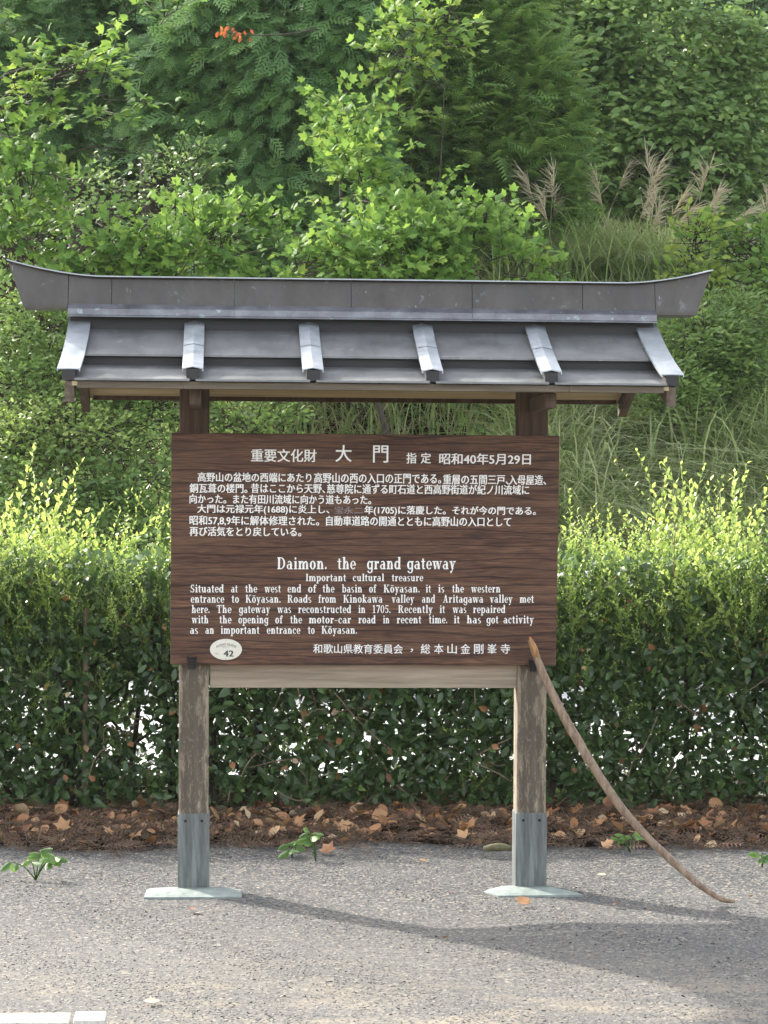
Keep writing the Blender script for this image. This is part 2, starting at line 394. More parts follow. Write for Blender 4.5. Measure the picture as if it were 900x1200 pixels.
M['weathered_chunk'] = wood('olive dead wood', [(.06, .06, .03), (.13, .12, .06), (.2, .18, .10)], (20, 20, 20))
m, nt, b = new_mat('shaded gap dark'); b.inputs['Base Color'].default_value = (.035, .033, .033, 1); b.inputs['Roughness'].default_value = .7; M['shadow_gap'] = m  # near-black stands for shade in the roof gaps; also colours the battens
m, nt, b = new_mat('black iron'); b.inputs['Base Color'].default_value = (.02, .02, .022, 1); b.inputs['Roughness'].default_value = .45; b.inputs['Metallic'].default_value = .5; M['iron'] = m
m, nt, b = new_mat('cream lettering'); n1 = noise(nt, mapping(nt, (30, 30, 30)), 2, 4)
nt.links.new(ramp(nt, n1, [(.3, (.84, .83, .79)), (.6, (.92, .91, .88))]), b.inputs['Base Color']); b.inputs['Roughness'].default_value = .7; M['letter'] = m
m, nt, b = new_mat('worn lettering'); b.inputs['Base Color'].default_value = (.26, .24, .25, 1); b.inputs['Roughness'].default_value = .8; M['letter_worn'] = m
m, nt, b = new_mat('ivory badge'); b.inputs['Base Color'].default_value = (.72, .70, .60, 1); b.inputs['Roughness'].default_value = .4; M['badge'] = m
m, nt, b = new_mat('black print'); b.inputs['Base Color'].default_value = (.03, .03, .03, 1); b.inputs['Roughness'].default_value = .5; M['ink'] = m
m, nt, b = new_mat('grey print'); b.inputs['Base Color'].default_value = (.22, .21, .2, 1); b.inputs['Roughness'].default_value = .5; M['ink_grey'] = m
m, nt, b = new_mat('stick bark'); n1 = noise(nt, mapping(nt, (30, 30, 5)), 2, 6, .7)
nt.links.new(ramp(nt, n1, [(.3, (.10, .068, .045)), (.5, (.24, .165, .11)), (.72, (.38, .285, .20))]), b.inputs['Base Color']); b.inputs['Roughness'].default_value = .7; bump(nt, b, n1, .4, .004); M['stick'] = m
m, nt, b = new_mat('split bare wood'); n1 = noise(nt, mapping(nt, (50, 50, 8)), 2, 5, .7)
nt.links.new(ramp(nt, n1, [(.3, (.2, .09, .03)), (.6, (.42, .22, .08))]), b.inputs['Base Color']); b.inputs['Roughness'].default_value = .6; M['split'] = m
m, nt, b = new_mat('pale kerb stone'); n1 = noise(nt, mapping(nt, (20, 20, 20)), 4, 8, .75)
nt.links.new(ramp(nt, n1, [(.34, (.25, .23, .21)), (.46, (.55, .52, .47)), (.7, (.68, .65, .6))]), b.inputs['Base Color']); b.inputs['Roughness'].default_value = .85; bump(nt, b, n1, .3, .004); M['kerb'] = m
m, nt, b = new_mat('mossy rock'); n1 = noise(nt, mapping(nt, (3, 3, 3)), 2, 8, .7)
nt.links.new(ramp(nt, n1, [(.35, (.015, .015, .013)), (.55, (.04, .038, .033)), (.72, (.035, .05, .018))]), b.inputs['Base Color']); b.inputs['Roughness'].default_value = .9; bump(nt, b, n1, .6, .05); M['rock'] = m

# ------------------------------------------------------------------ the ground
def hill(x, y):
    x = np.asarray(x, float); y = np.asarray(y, float)
    t = np.maximum(0, y-11.6)
    h = .64*t*np.minimum(1, t/1.5) + .18*np.sin(x*.7+1.3)*np.minimum(1, t/2) + .12*np.sin(x*1.9+y*1.1)*np.minimum(1, t/2)
    h = h - .42*np.maximum(0, t-6.4) + .28*np.maximum(0, t-24) - .5*np.maximum(0, t-48)
    return h
def sheet(name, xs, ys, zf, mat, kind='structure'):
    X, Y = np.meshgrid(xs, ys); Z = zf(X, Y); V = np.stack([X, Y, Z], -1).reshape(-1, 3)
    nx, ny = len(xs), len(ys); i = np.arange(nx-1)[None] + np.arange(ny-1)[:, None]*nx; i = i.ravel()
    F = np.stack([i, i+1, i+nx+1, i+nx], 1)
    o = mesh_obj(name, from_np(name, V, F, mat, smooth=True)); props(o, kind=kind); return o
sheet('ground', np.array([-140., 140]), np.array([-140., 140]), lambda x, y: x*0-.03, M['soil'])
def gz(x, y): return .006*np.sin(x*3.1+y*1.7) + .005*np.sin(x*1.3-y*4.1+2) + .004*np.sin(x*7.7+y*5.3)
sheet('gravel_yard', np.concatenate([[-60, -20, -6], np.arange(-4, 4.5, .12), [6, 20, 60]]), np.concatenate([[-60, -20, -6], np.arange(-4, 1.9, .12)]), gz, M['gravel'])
def bedz(x, y):
    e = 1.24 + .10*np.sin(x*2.3+.5) + .05*np.sin(x*6.1); t = np.clip((y-e)/.35, 0, 1)
    return -.02 + .045*t*t*(3-2*t) + t*(.012*np.sin(x*9+y*7) + .01*np.sin(x*17-y*13))
sheet('planting_bed', np.arange(-9, 9.1, .08), np.arange(1.1, 4.3, .08), lambda x, y: np.where(y > 4.1, -.02, bedz(x, y)), M['soil'])
sheet('road', np.linspace(-60, 60, 3), np.linspace(4.15, 12.2, 3), lambda x, y: x*0+.0, M['road'])
sheet('hillside', np.concatenate([np.linspace(-90, -16, 12), np.arange(-15, 20, .5), np.linspace(21, 90, 12)]), np.concatenate([np.arange(11.5, 34, .5), np.linspace(35, 120, 14)]), lambda x, y: hill(x, y)-.05, M['soil'])

# loose stones of the gravel
n = 80000
X = rng.uniform(-2.6, 3.0, n); Y = -2.9 + 4.4*rng.random(n)**1.15
ov = np.array([(1, 0, -.4), (-1, 0, -.4), (0, 1, -.4), (0, -1, -.4), (.1, .1, 1)], float)
of = np.array([(0, 2, 4), (2, 1, 4), (1, 3, 4), (3, 0, 4)])
s = rng.lognormal(math.log(.0041), .2, n)
P = np.stack([X, Y, gz(X, Y)+s*.25], 1)
sz = np.stack([s*rng.uniform(.8, 1.5, n), s*rng.uniform(.8, 1.5, n), s*rng.uniform(.3, .5, n)], 1)
V, F, T = scatter(ov, of, P, norm(rng.normal(size=(n, 3))*[1, 1, .12]), norm(rng.normal(size=(n, 3))*.25+[0, 0, 1]), sz, rng.random(n))
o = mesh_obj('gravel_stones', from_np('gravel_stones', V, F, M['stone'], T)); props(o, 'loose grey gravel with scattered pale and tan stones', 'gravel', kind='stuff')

# ------------------------------------------------------------------ the information board
P2 = 1.41/2
sign = empty('information_board', (0, 0, 0), 'dark brown notice panel with white lettering on two wooden posts under a grey copper roof', 'sign')
for sx, lean in ((-1, -.0041), (1, -.0014)):
    bm = bmesh.new(); box_bm(bm, -.0615, .0615, -.0615, .0615, 0.005, 2.30, bevel=.004)
    o = mesh_obj('post', bm_mesh('post', bm, M['post']), sign, loc=(sx*P2, .0615, 0), rot=(0, lean, 0))
    # copper sleeve and base plate
    bm = bmesh.new(); box_bm(bm, -.0655, .0655, -.0655, .0655, .004, .33, bevel=.003)
    sl_ = mesh_obj('post_sleeve', bm_mesh('post_sleeve', bm, M['sleeve']), o, loc=(0, 0, 0))
    for k in (-1, 1):
        bm = bmesh.new(); bmesh.ops.create_icosphere(bm, subdivisions=2, radius=.006); bmesh.ops.scale(bm, vec=(1, .5, 1), verts=bm.verts)
        mesh_obj('screw', bm_mesh('screw', bm, M['iron'], True), o, loc=(k*.034, -.0665, .30))
    # irregular rounded base plate, slightly domed
    if sx < 0: out = [(-.20, -.125), (-.196, .06), (-.185, .10), (-.12, .115), (.10, .115), (.165, .10), (.19, .06), (.20, .0), (.20, -.125)]
    else: out = [(-.155, -.13), (-.19, -.06), (-.205, -.02), (-.17, .05), (-.12, .11), (-.03, .125), (.07, .10), (.13, .04), (.175, -.04), (.20, -.12)]
    bm = bmesh.new()
    rings = []
    for f, z in ((1.0, .0), (.995, .010), (.8, .016), (.35, .024)):
        rings.append([bm.verts.new((x*f, y*f - .02*f, z)) for x, y in out])
    for a, b_ in zip(rings[:-1], rings[1:]):
        for i in range(len(out)): bm.faces.new((a[i], a[(i+1) % len(out)], b_[(i+1) % len(out)], b_[i]))
    bm.faces.new(rings[-1])
    mesh_obj('base_plate', bm_mesh('base_plate', bm, M['plate']), sign, loc=(sx*P2, -.02, .0) if sx < 0 else (sx*P2, -.012, .0))
box('tie_beam', (-P2+.0625, P2-.0625, .012, .08, .852, .965), M['wood_beam'], sign, .004)
box('tie_beam', (-P2+.0625, P2-.0625, .02, .08, 1.74, 1.84), M['wood_beam'], sign, .004)

# the panel: leans 4 degrees forward
LEAN = math.atan2(.0681, .9569); BX, BY, BZ = -.0028, -.03, .9505; BW, BH = 1.6057, .9594
bm = bmesh.new(); box_bm(bm, -BW/2, BW/2, 0.0, .022, 0, BH, bevel=.002)
panel = mesh_obj('notice_panel', bm_mesh('notice_panel', bm, M['panel']), sign, loc=(BX, BY, BZ), rot=(LEAN, 0, 0))
_pn = np.array([0, -math.cos(LEAN), -math.sin(LEAN)]); _pu = np.array([0, -math.sin(LEAN), math.cos(LEAN)]); _po = np.array([BX, BY, BZ])
def on_panel(px, py):
    d = fwd + rgt*((px-450)/FPX) + upv*((600-py)/FPX)
    t = ((_po-CAM)@_pn)/(d@_pn); p = CAM + d*t - _po
    return p[0], p@_pu
# hooks that hold it
for px, py in ((225, 770), (624.5, 773)):
    u, v = on_panel(px, py); bm = bmesh.new()
    box_bm(bm, u-.019, u+.019, -.034, -.001, v-.010, v-.003, .001)
    box_bm(bm, u-.021, u-.012, -.036, -.020, v-.004, v+.006, .001); box_bm(bm, u+.012, u+.021, -.036, -.020, v-.004, v+.006, .001)
    bm2 = bm
    box_bm(bm2, u-.014, u+.014, -.022, -.004, v-.048, v-.009, .002)
    mesh_obj('panel_hook', bm_mesh('panel_hook', bm2, M['iron']), sign, loc=(BX, BY, BZ), rot=(LEAN, 0, 0))

# -- lettering. Latin serif drawn as strokes
def gl():
    G = {}
    st, ha = .165, .06
    def Rr(x0, y0, x1, y1): return [(x0, y0), (x1, y0), (x1, y1), (x0, y1)]
    def E(cx, cy, rx, ry, tx, ty, a0=0, a1=360, n=14):
        out = []; n = max(4, int(n*abs(a1-a0)/360))
        for i in range(n):
            p, q = math.radians(a0+(a1-a0)*i/n), math.radians(a0+(a1-a0)*(i+1)/n)
            out.append([(cx+rx*math.cos(p), cy+ry*math.sin(p)), (cx+rx*math.cos(q), cy+ry*math.sin(q)),
                        (cx+(rx-tx)*math.cos(q), cy+(ry-ty)*math.sin(q)), (cx+(rx-tx)*math.cos(p), cy+(ry-ty)*math.sin(p))])
        return out
    def L(x0, y0, x1, y1, t): return [(x0-t/2, y0), (x0+t/2, y0), (x1+t/2, y1), (x1-t/2, y1)]
    def stem(x, y0, y1, top=False, bot=True, flag=True):
        o = [Rr(x, y0, x+st, y1)]
        if bot: o.append(Rr(x-.055, y0, x+st+.055, y0+ha))
        if top: o.append(Rr(x-.055, y1-ha, x+st+.055, y1))
        elif flag: o.append([(x-.06, y1-ha), (x+.01, y1-ha), (x+.01, y1), (x-.06, y1-.015)])
        return o
    xh = .48
    G['i'] = (.33, stem(.1, 0, xh) + E(.165, .63, .075, .075, .075, .075))
    G['l'] = (.33, stem(.1, 0, .72))
    arch = lambda dx: E(.34+dx, .29, .18, .20, .13, .07, 0, 165) + [Rr(.37+dx, .0, .535+dx, .29), Rr(.34+dx, 0, .57+dx, ha)]
    G['n'] = (.62, stem(.08, 0, xh) + arch(0)); G['h'] = (.62, stem(.08, 0, .72) + arch(0))
    G['m'] = (.92, stem(.08, 0, xh) + arch(0) + arch(.30))
    G['r'] = (.46, stem(.08, 0, xh) + E(.36, .31, .15, .17, .08, .07, 60, 165) + E(.37, .40, .065, .065, .065, .065))
    G['u'] = (.62, [Rr(.08, .18, .21, xh), Rr(.0, xh-ha, .21, xh)] + E(.26, .18, .18, .19, .13, .07, 180, 330) + [Rr(.36, 0, .525, xh), Rr(.51, 0, .57, ha), Rr(.31, xh-ha, .38, xh)])
    ring = E(.26, .24, .25, .26, .16, .055)
    G['o'] = (.53, ring)
    G['ō'] = (.53, ring + [Rr(.10, .58, .42, .64)])
    G['c'] = (.47, E(.26, .24, .24, .255, .135, .045, 50, 315) + E(.38, .37, .06, .06, .06, .06))
    G['e'] = (.49, E(.26, .24, .24, .255, .135, .045, 0, 320) + [Rr(.12, .22, .49, .265)])
    bowl = E(.24, .24, .23, .255, .16, .06, 40, 320)
    G['d'] = (.58, bowl + [Rr(.35, 0, .515, .72), Rr(.505, 0, .56, ha), Rr(.31, .72-ha, .37, .72)])
    G['q'] = (.58, bowl + [Rr(.37, -.22, .505, xh)])
    G['b'] = (.58, [Rr(.07, 0, .205, .72), Rr(.0, .72-ha, .07, .72)] + E(.33, .24, .23, .255, .16, .06, -140, 140))
    G['p'] = (.58, [Rr(.07, -.22, .205, xh), Rr(.0, xh-ha, .07, xh), Rr(.0, -.22, .27, -.22+ha)] + E(.33, .24, .23, .255, .16, .06, -140, 140))
    G['g'] = (.56, bowl + [Rr(.37, -.08, .505, xh), Rr(.505, xh-ha, .56, xh)] + E(.27, -.07, .235, .17, .13, .055, 190, 360))
    G['a'] = (.53, E(.22, .15, .20, .16, .125, .045, 20, 330) + [Rr(.29, 0, .455, .34), Rr(.44, 0, .50, ha)] + E(.25, .33, .19, .16, .12, .05, 0, 150))
    G['s'] = (.42, E(.2, .355, .17, .135, .11, .05, 40, 250) + E(.2, .125, .18, .135, .11, .05, -140, 80) + [L(.30, .17, .11, .30, .13)])
    G['t'] = (.37, [Rr(.1, .08, .235, .62), Rr(.0, xh-ha, .34, xh)] + E(.24, .10, .14, .11, .12, .06, 180, 330))
    G['f'] = (.38, [Rr(.1, 0, .235, .58), Rr(.03, 0, .3, ha), Rr(.0, xh-ha, .34, xh)] + E(.25, .57, .15, .15, .12, .06, 30, 180) + E(.33, .62, .06, .06, .06, .06))
    G['k'] = (.6, stem(.08, 0, .72) + [L(.22, .20, .46, .46, .06), L(.46, .02, .30, .28, .15), Rr(.36, 0, .6, ha), Rr(.34, xh-ha, .56, xh)])
    G['v'] = (.54, [L(.14, xh, .27, 0, .15), L(.43, xh, .28, 0, .06), Rr(.0, xh-ha, .25, xh), Rr(.32, xh-ha, .54, xh)])
    G['y'] = (.54, [L(.14, xh, .28, 0, .15), L(.43, xh, .20, -.18, .06), Rr(.0, xh-ha, .25, xh), Rr(.32, xh-ha, .54, xh)] + E(.15, -.16, .07, .07, .07, .07))
    G['w'] = (.8, [L(.12, xh, .24, 0, .14), L(.40, xh, .25, 0, .05), L(.42, xh, .54, 0, .14), L(.70, xh, .56, 0, .05), Rr(.0, xh-ha, .5, xh), Rr(.6, xh-ha, .8, xh)])
    C = .7
    G['I'] = (.36, stem(.11, 0, C, top=True)); 
    G['D'] = (.74, stem(.09, 0, C, top=True) + E(.30, .35, .38, .35, .15, .05, -90, 90, 24))
    G['T'] = (.66, [Rr(.26, 0, .40, C), Rr(.17, 0, .49, ha), Rr(.02, C-ha, .64, C), Rr(.02, C-.19, .06, C), Rr(.60, C-.19, .64, C)])
    G['K'] = (.76, stem(.09, 0, C, top=True) + [L(.22, .26, .58, C-.02, .06), L(.60, .02, .36, .40, .17), Rr(.46, 0, .75, ha), Rr(.46, C-ha, .70, C)])
    G['R'] = (.74, stem(.09, 0, C, top=True) + E(.30, .525, .28, .175, .14, .05, -90, 90, 20) + [L(.58, .0, .38, .36, .16), Rr(.5, 0, .73, ha)])
    G['A'] = (.72, [L(.16, 0, .36, C, .06), L(.54, 0, .37, C, .16), Rr(.22, .2, .5, .25), Rr(.04, 0, .28, ha), Rr(.42, 0, .7, ha)])
    G['S'] = (.54, E(.27, .515, .22, .185, .13, .05, 30, 250) + E(.27, .19, .235, .19, .13, .05, -150, 80) + [L(.41, .25, .14, .44, .14), Rr(.42, .5, .46, .69), Rr(.03, 0, .07, .2)])
    G['1'] = (.46, [Rr(.18, 0, .31, C), Rr(.08, 0, .41, ha), [(.06, .56), (.18, .6), (.18, .7), (.06, .6)]])
    G['7'] = (.52, [Rr(.04, C-.11, .5, C), L(.22, 0, .44, C-.1, .13)])
    G['0'] = (.56, E(.28, .35, .25, .355, .13, .045, 0, 360, 18))
    G['5'] = (.52, E(.24, .22, .235, .225, .13, .05, -150, 130, 18) + [Rr(.08, .36, .13, C), Rr(.08, C-.1, .45, C)])
    G['-'] = (.4, [Rr(.02, .22, .38, .27)])
    G['.'] = (.26, E(.10, .07, .075, .075, .075, .075, n=8))
    return G
GLY = gl()
def latin_word(word, px0, px1, base, cap, out):
    polys = []; x = 0
    for ch in word:
        wd, ps = GLY[ch]
        polys += [[(a+x, b) for a, b in p] for p in ps]; x += wd + .045
    xs = [a for p in polys for a, b in p]; x0, x1 = min(xs), max(xs)
    u0, v0 = on_panel(px0, base); u1, v1 = on_panel(px1, base); _, vc = on_panel((px0+px1)/2, base-cap)
    kx = (u1-u0)/(x1-x0); ky = (vc-(v0+v1)/2)/.7
    for i, p in enumerate(polys):
        out.append([(u0+(a-x0)*kx, v0+(v1-v0)*((a-x0)/(x1-x0))+b*ky, -.0012-.000015*(i % 40)) for a, b in p])
def flush_line(polys, mat, name='lettering'):
    bm = bmesh.new()
    for p in polys:
        try: f = bm.faces.new([bm.verts.new((u, y, v)) for u, v, y in p])
        except ValueError: pass
    me = bpy.data.meshes.new(name)
    for f in bm.faces:
        f.normal_update()
        if f.normal.y > 0: f.normal_flip()
    bm.to_mesh(me); bm.free(); me.materials.append(mat)
    return props(mesh_obj(name, me, panel, loc=(0, 0, 0)), kind='stuff')
ENG = [
 (667, 14, [('Daimon.', 325, 382.8), ('the', 395.3, 417), ('grand', 430, 469.5), ('gateway', 477, 534)]),
 (681, 8.6, [('Important', 358.5, 405.5), ('cultural', 413.5, 450), ('treasure', 459, 496)]),
 (694.2, 9.2, [('Situated', 223.3, 262), ('at', 270.8, 278.5), ('the', 287.3, 301.5), ('west', 310, 329), ('end', 337, 352.7), ('of', 361, 370.8), ('the', 378, 392), ('basin', 400.7, 424), ('of', 432.5, 441), ('Kōyasan.', 449.7, 491.7), ('it', 499, 505), ('is', 513.6, 520.5), ('the', 529.7, 543.6), ('western', 552, 586)]),
 (706.2, 9.2, [('entrance', 223.6, 262.8), ('to', 271.3, 280), ('Kōyasan.', 288, 328.7), ('Roads', 337, 364.7), ('from', 373, 393.5), ('Kinokawa', 402.5, 448), ('valley', 459, 485.3), ('and', 494.4, 509.7), ('Aritagawa', 519, 566), ('valley', 574, 600.5), ('met', 609, 625.5)]),
 (718.3, 9.2, [('here.', 224.7, 245.5), ('The', 254, 271.3), ('gateway', 280, 316.4), ('was', 325, 341), ('reconstructed', 349.5, 411.3), ('in', 420.1, 427.8), ('1705.', 436.7, 457.5), ('Recently', 466.7, 507), ('it', 515.3, 521.4), ('was', 530.3, 546.4), ('repaired', 554.4, 592)]),
 (730.4, 9.2, [('with', 224.7, 244), ('the', 257, 271.3), ('opening', 279.3, 314.5), ('of', 322.5, 331.3), ('the', 340, 354), ('motor-car', 362, 411.3), ('road', 420, 440), ('in', 449, 456), ('recent', 465, 493.6), ('time.', 502.5, 524), ('it', 532, 538.6), ('has', 547, 563.6), ('got', 570, 584), ('activity', 590, 625.5)]),
 (742.6, 9.2, [('as', 222.8, 232), ('an', 240.7, 250.5), ('important', 258.8, 304), ('entrance', 312.7, 352), ('to', 360.7, 368.7), ('Kōyasan.', 377, 418.3)]),
]
for base, cap, words in ENG:
    out = []
    for wd, a, b_ in words: latin_word(wd, a, b_, base, cap, out)
    flush_line(out, M['letter'])

def text_mesh(s, offset=0.0):
    cu = bpy.data.curves.new('t', 'FONT'); cu.body = s; cu.size = 1.0; cu.resolution_u = 3
    cu.offset = offset
    o = bpy.data.objects.new('t', cu); col.objects.link(o)
    dg = bpy.context.evaluated_depsgraph_get(); dg.update()
    me = bpy.data.meshes.new_from_object(o.evaluated_get(dg))
    V = np.array([v.co[:] for v in me.vertices]); F = [tuple(p.vertices) for p in me.polygons]
    bpy.data.objects.remove(o); bpy.data.curves.remove(cu); bpy.data.meshes.remove(me)
    return V, F
def jp_line(segs, mat, bold=.0010, name='lettering'):
    """segs: (text, px0, px1, top, bottom) ; px positions on the panel"""
    VV, FF = [], []; off = 0
    for s, a, b_, t, bt in segs:
        V, F = text_mesh(s)
        if len(V) == 0: continue
        x0, x1 = V[:, 0].min(), V[:, 0].max(); y0, y1 = V[:, 1].min(), V[:, 1].max()
        u0, vb0 = on_panel(a, bt); u1, vb1 = on_panel(b_, bt + (0.0055*(b_-a))); _, vt = on_panel(a, t)
        fx = (V[:, 0]-x0)/(x1-x0)
        U = u0 + bold + fx*(u1-u0-2*bold); W = vb0 + (vb1-vb0)*fx + (V[:, 1]-y0)/(y1-y0)*(vt-vb0)
        for k, (dx, dz) in enumerate(((-bold, -bold*.3), (bold, -bold*.3), (0, bold*.5))):
            VV.append(np.stack([U+dx, np.full(len(U), -.0012-.0001*k), W+dz], 1)); FF += [tuple(i+off for i in f) for f in F]; off += len(V)
    me = bpy.data.meshes.new(name); me.from_pydata(np.concatenate(VV).tolist(), [], FF); me.update(); me.materials.append(mat)
    return props(mesh_obj(name, me, panel, loc=(0, 0, 0)), kind='stuff')
jp_line([('重要文化財', 294, 371, 526, 541), ('大', 393, 412, 521.5, 541), ('門', 437, 455, 522, 542), ('指', 476, 488, 530.5, 543), ('定', 493, 505, 530.5, 543), ('昭和40年5月29日', 514.5, 622, 531, 544)], M['letter'])
jp_line([('高野山の盆地の西端にあたり', 231.5, 365, 553.5, 564.5), ('高野山の西の入口の正門である。', 368, 517, 554, 566), ('重層の五間三戸、', 519, 596, 556, 567.5), ('入母屋造、', 596, 640, 556.5, 568)], M['letter'])
jp_line([('銅瓦葺の楼門。', 222, 290, 566.5, 577.5), ('昔はここから天野、', 294, 381, 566.5, 577.5), ('慈尊院に通ずる町石道と西高野街道が紀ノ川流域に', 383, 620, 567, 578.5)], M['letter'])
jp_line([('向かった。また有田川流域に向かう道もあった。', 222, 435, 579, 590)], M['letter'])
jp_line([('大門は元禄元年(1688)に炎上し、', 231, 386, 591, 602.5), ('年(1705)に落慶した。それが今の門である。', 427, 628, 592.5, 604)], M['letter'])
jp_line([('宝永二', 392, 425, 593.5, 602)], M['letter_worn'], .0001, 'worn_lettering')
jp_line([('昭和57,8,9年に解体修理された。', 222, 374, 604, 615.5), ('自動車道路の開通とともに高野山の入口として', 382, 599, 604.5, 616)], M['letter'])
jp_line([('再び活気をとり戻している。', 222, 353, 617, 628)], M['letter'])
jp_line([('和歌山県教育委員会', 367, 472, 754.5, 765.5), ('，', 481, 484, 760, 764)] + [(c_, 493+i*15.6, 504+i*15.6, 754.5, 766) for i, c_ in enumerate('総本山金剛峯寺')], M['letter'], .0004)

# oval badge
u, v = on_panel(264.8, 761); kx = 18.7*mpp(-.03)
bm = bmesh.new()
def ring_(f, y): return [bm.verts.new((kx*f*math.cos(2*math.pi*i/40), y, kx*.665*f*math.sin(2*math.pi*i/40))) for i in range(40)]
a = ring_(1, 0); b_ = ring_(1, -.003); c_ = ring_(.97, -.004)
for p, q in ((a, b_), (b_, c_)):
    for i in range(40): bm.faces.new((p[i], p[(i+1) % 40], q[(i+1) % 40], q[i]))
bm.faces.new(c_)
badge_me = bm_mesh('number_badge', bm, M['badge'])
def badge_text(s, cx, cy, h, mat, arc=None, wd=None):
    V, F = text_mesh(s); x0, x1 = V[:, 0].min(), V[:, 0].max(); y0, y1 = V[:, 1].min(), V[:, 1].max(); k = h/(y1-y0)
    kw = k if wd is None else wd/(x1-x0)
    X = (V[:, 0]-(x0+x1)/2)*kw; Z = (V[:, 1]-y0)*k
    if arc:
        th = X/arc; rr = arc+Z; X = rr*np.sin(th); Z = rr*np.cos(th)-arc
    return np.stack([X+cx, np.zeros(len(X)), Z+cy], 1), F, mat
segs = [badge_text('42', .0095, -.029, .025, 0, wd=.040), badge_text('42', .0120, -.029, .025, 0, wd=.040), badge_text('42', .0107, -.0284, .025, 0, wd=.040), badge_text('AUDIO GUIDE', 0, .017, .0095, 1, arc=.075, wd=.082), badge_text('AUDIO GUIDE', .0005, .0172, .0095, 1, arc=.075, wd=.082),
        badge_text('音声ガイド', 0, .0075, .006, 1), badge_text('No.', -.036, -.020, .007, 1)]
VV, FF, MI = [], [], []; off = 0
for j, (V, F, mi) in enumerate(segs):
    V = V + [0, -.0046-.0001*j, 0]; VV.append(V); FF += [tuple(i+off for i in f) for f in F]; MI += [mi]*len(F); off += len(V)
for zc in (.0385, -.0385):
    VV.append(np.array([(-.0012, -.0048, zc-.0012), (.0012, -.0048, zc-.0012), (.0012, -.0048, zc+.0012), (-.0012, -.0048, zc+.0012)])); FF.append(tuple(range(off, off+4))); MI.append(0); off += 4
bt = bpy.data.meshes.new('badge_print'); bt.from_pydata(np.concatenate(VV).tolist(), [], FF); bt.materials.append(M['ink']); bt.materials.append(M['ink_grey'])
bt.polygons.foreach_set('material_index', MI); bt.update()
# badge and its print as one piece on the panel
bmj = bmesh.new(); bmj.from_mesh(badge_me); bmj.from_mesh(bt)
jm = bpy.data.meshes.new('number_badge'); 
nb = len(badge_me.polygons); bmj.faces.ensure_lookup_table()
for i, f in enumerate(bmj.faces): f.material_index = 0 if i < nb else 1+MI[i-nb]
bmj.to_mesh(jm); bmj.free()
for k in ('badge', 'ink', 'ink_grey'): jm.materials.append(M[k])
props(mesh_obj('number_badge', jm, panel, loc=(u, -.0006, v)), 'oval ivory badge numbered 42')

# -- the roof
roof = empty('roof', (0, 0, 2.0), None, None); roof.parent = sign
FX = -.0092; BWD = 2.3501
bxs = [FX + (i-2.5)*BWD/5 for i in range(6)]
up0, up1, lo0, lo1 = (.03, 2.356), (.375, 2.213), (.34, 2.176), (.62, 2.104)
def slope_panel(name, p, q, x0, x1, sgn, th=.006, lip=.008):
    """sheet from (y,z)=p (upper) to q (lower) with a folded-down front lip"""
    bm = bmesh.new(); n = 5; prof = []
    for i in range(n+1):
        t = i/n; y = p[0]+(q[0]-p[0])*t; z = p[1]+(q[1]-p[1])*t - .006*math.sin(math.pi*t)
        prof.append((-sgn*y, z))
    prof.append((-sgn*q[0], q[1]-lip)); prof.append((-sgn*(q[0]-.006), q[1]-lip))
    prof.append((-sgn*(q[0]-.006), q[1]-th))
    prof += [(-sgn*(p[0]+(q[0]-p[0])*t), p[1]+(q[1]-p[1])*t-th-.006*math.sin(math.pi*t)) for t in (.75, .5, .25, 0)]
    prism_x(bm, prof, x0, x1)
    return mesh_obj(name, bm_mesh(name, bm, M['roofm']), roof)
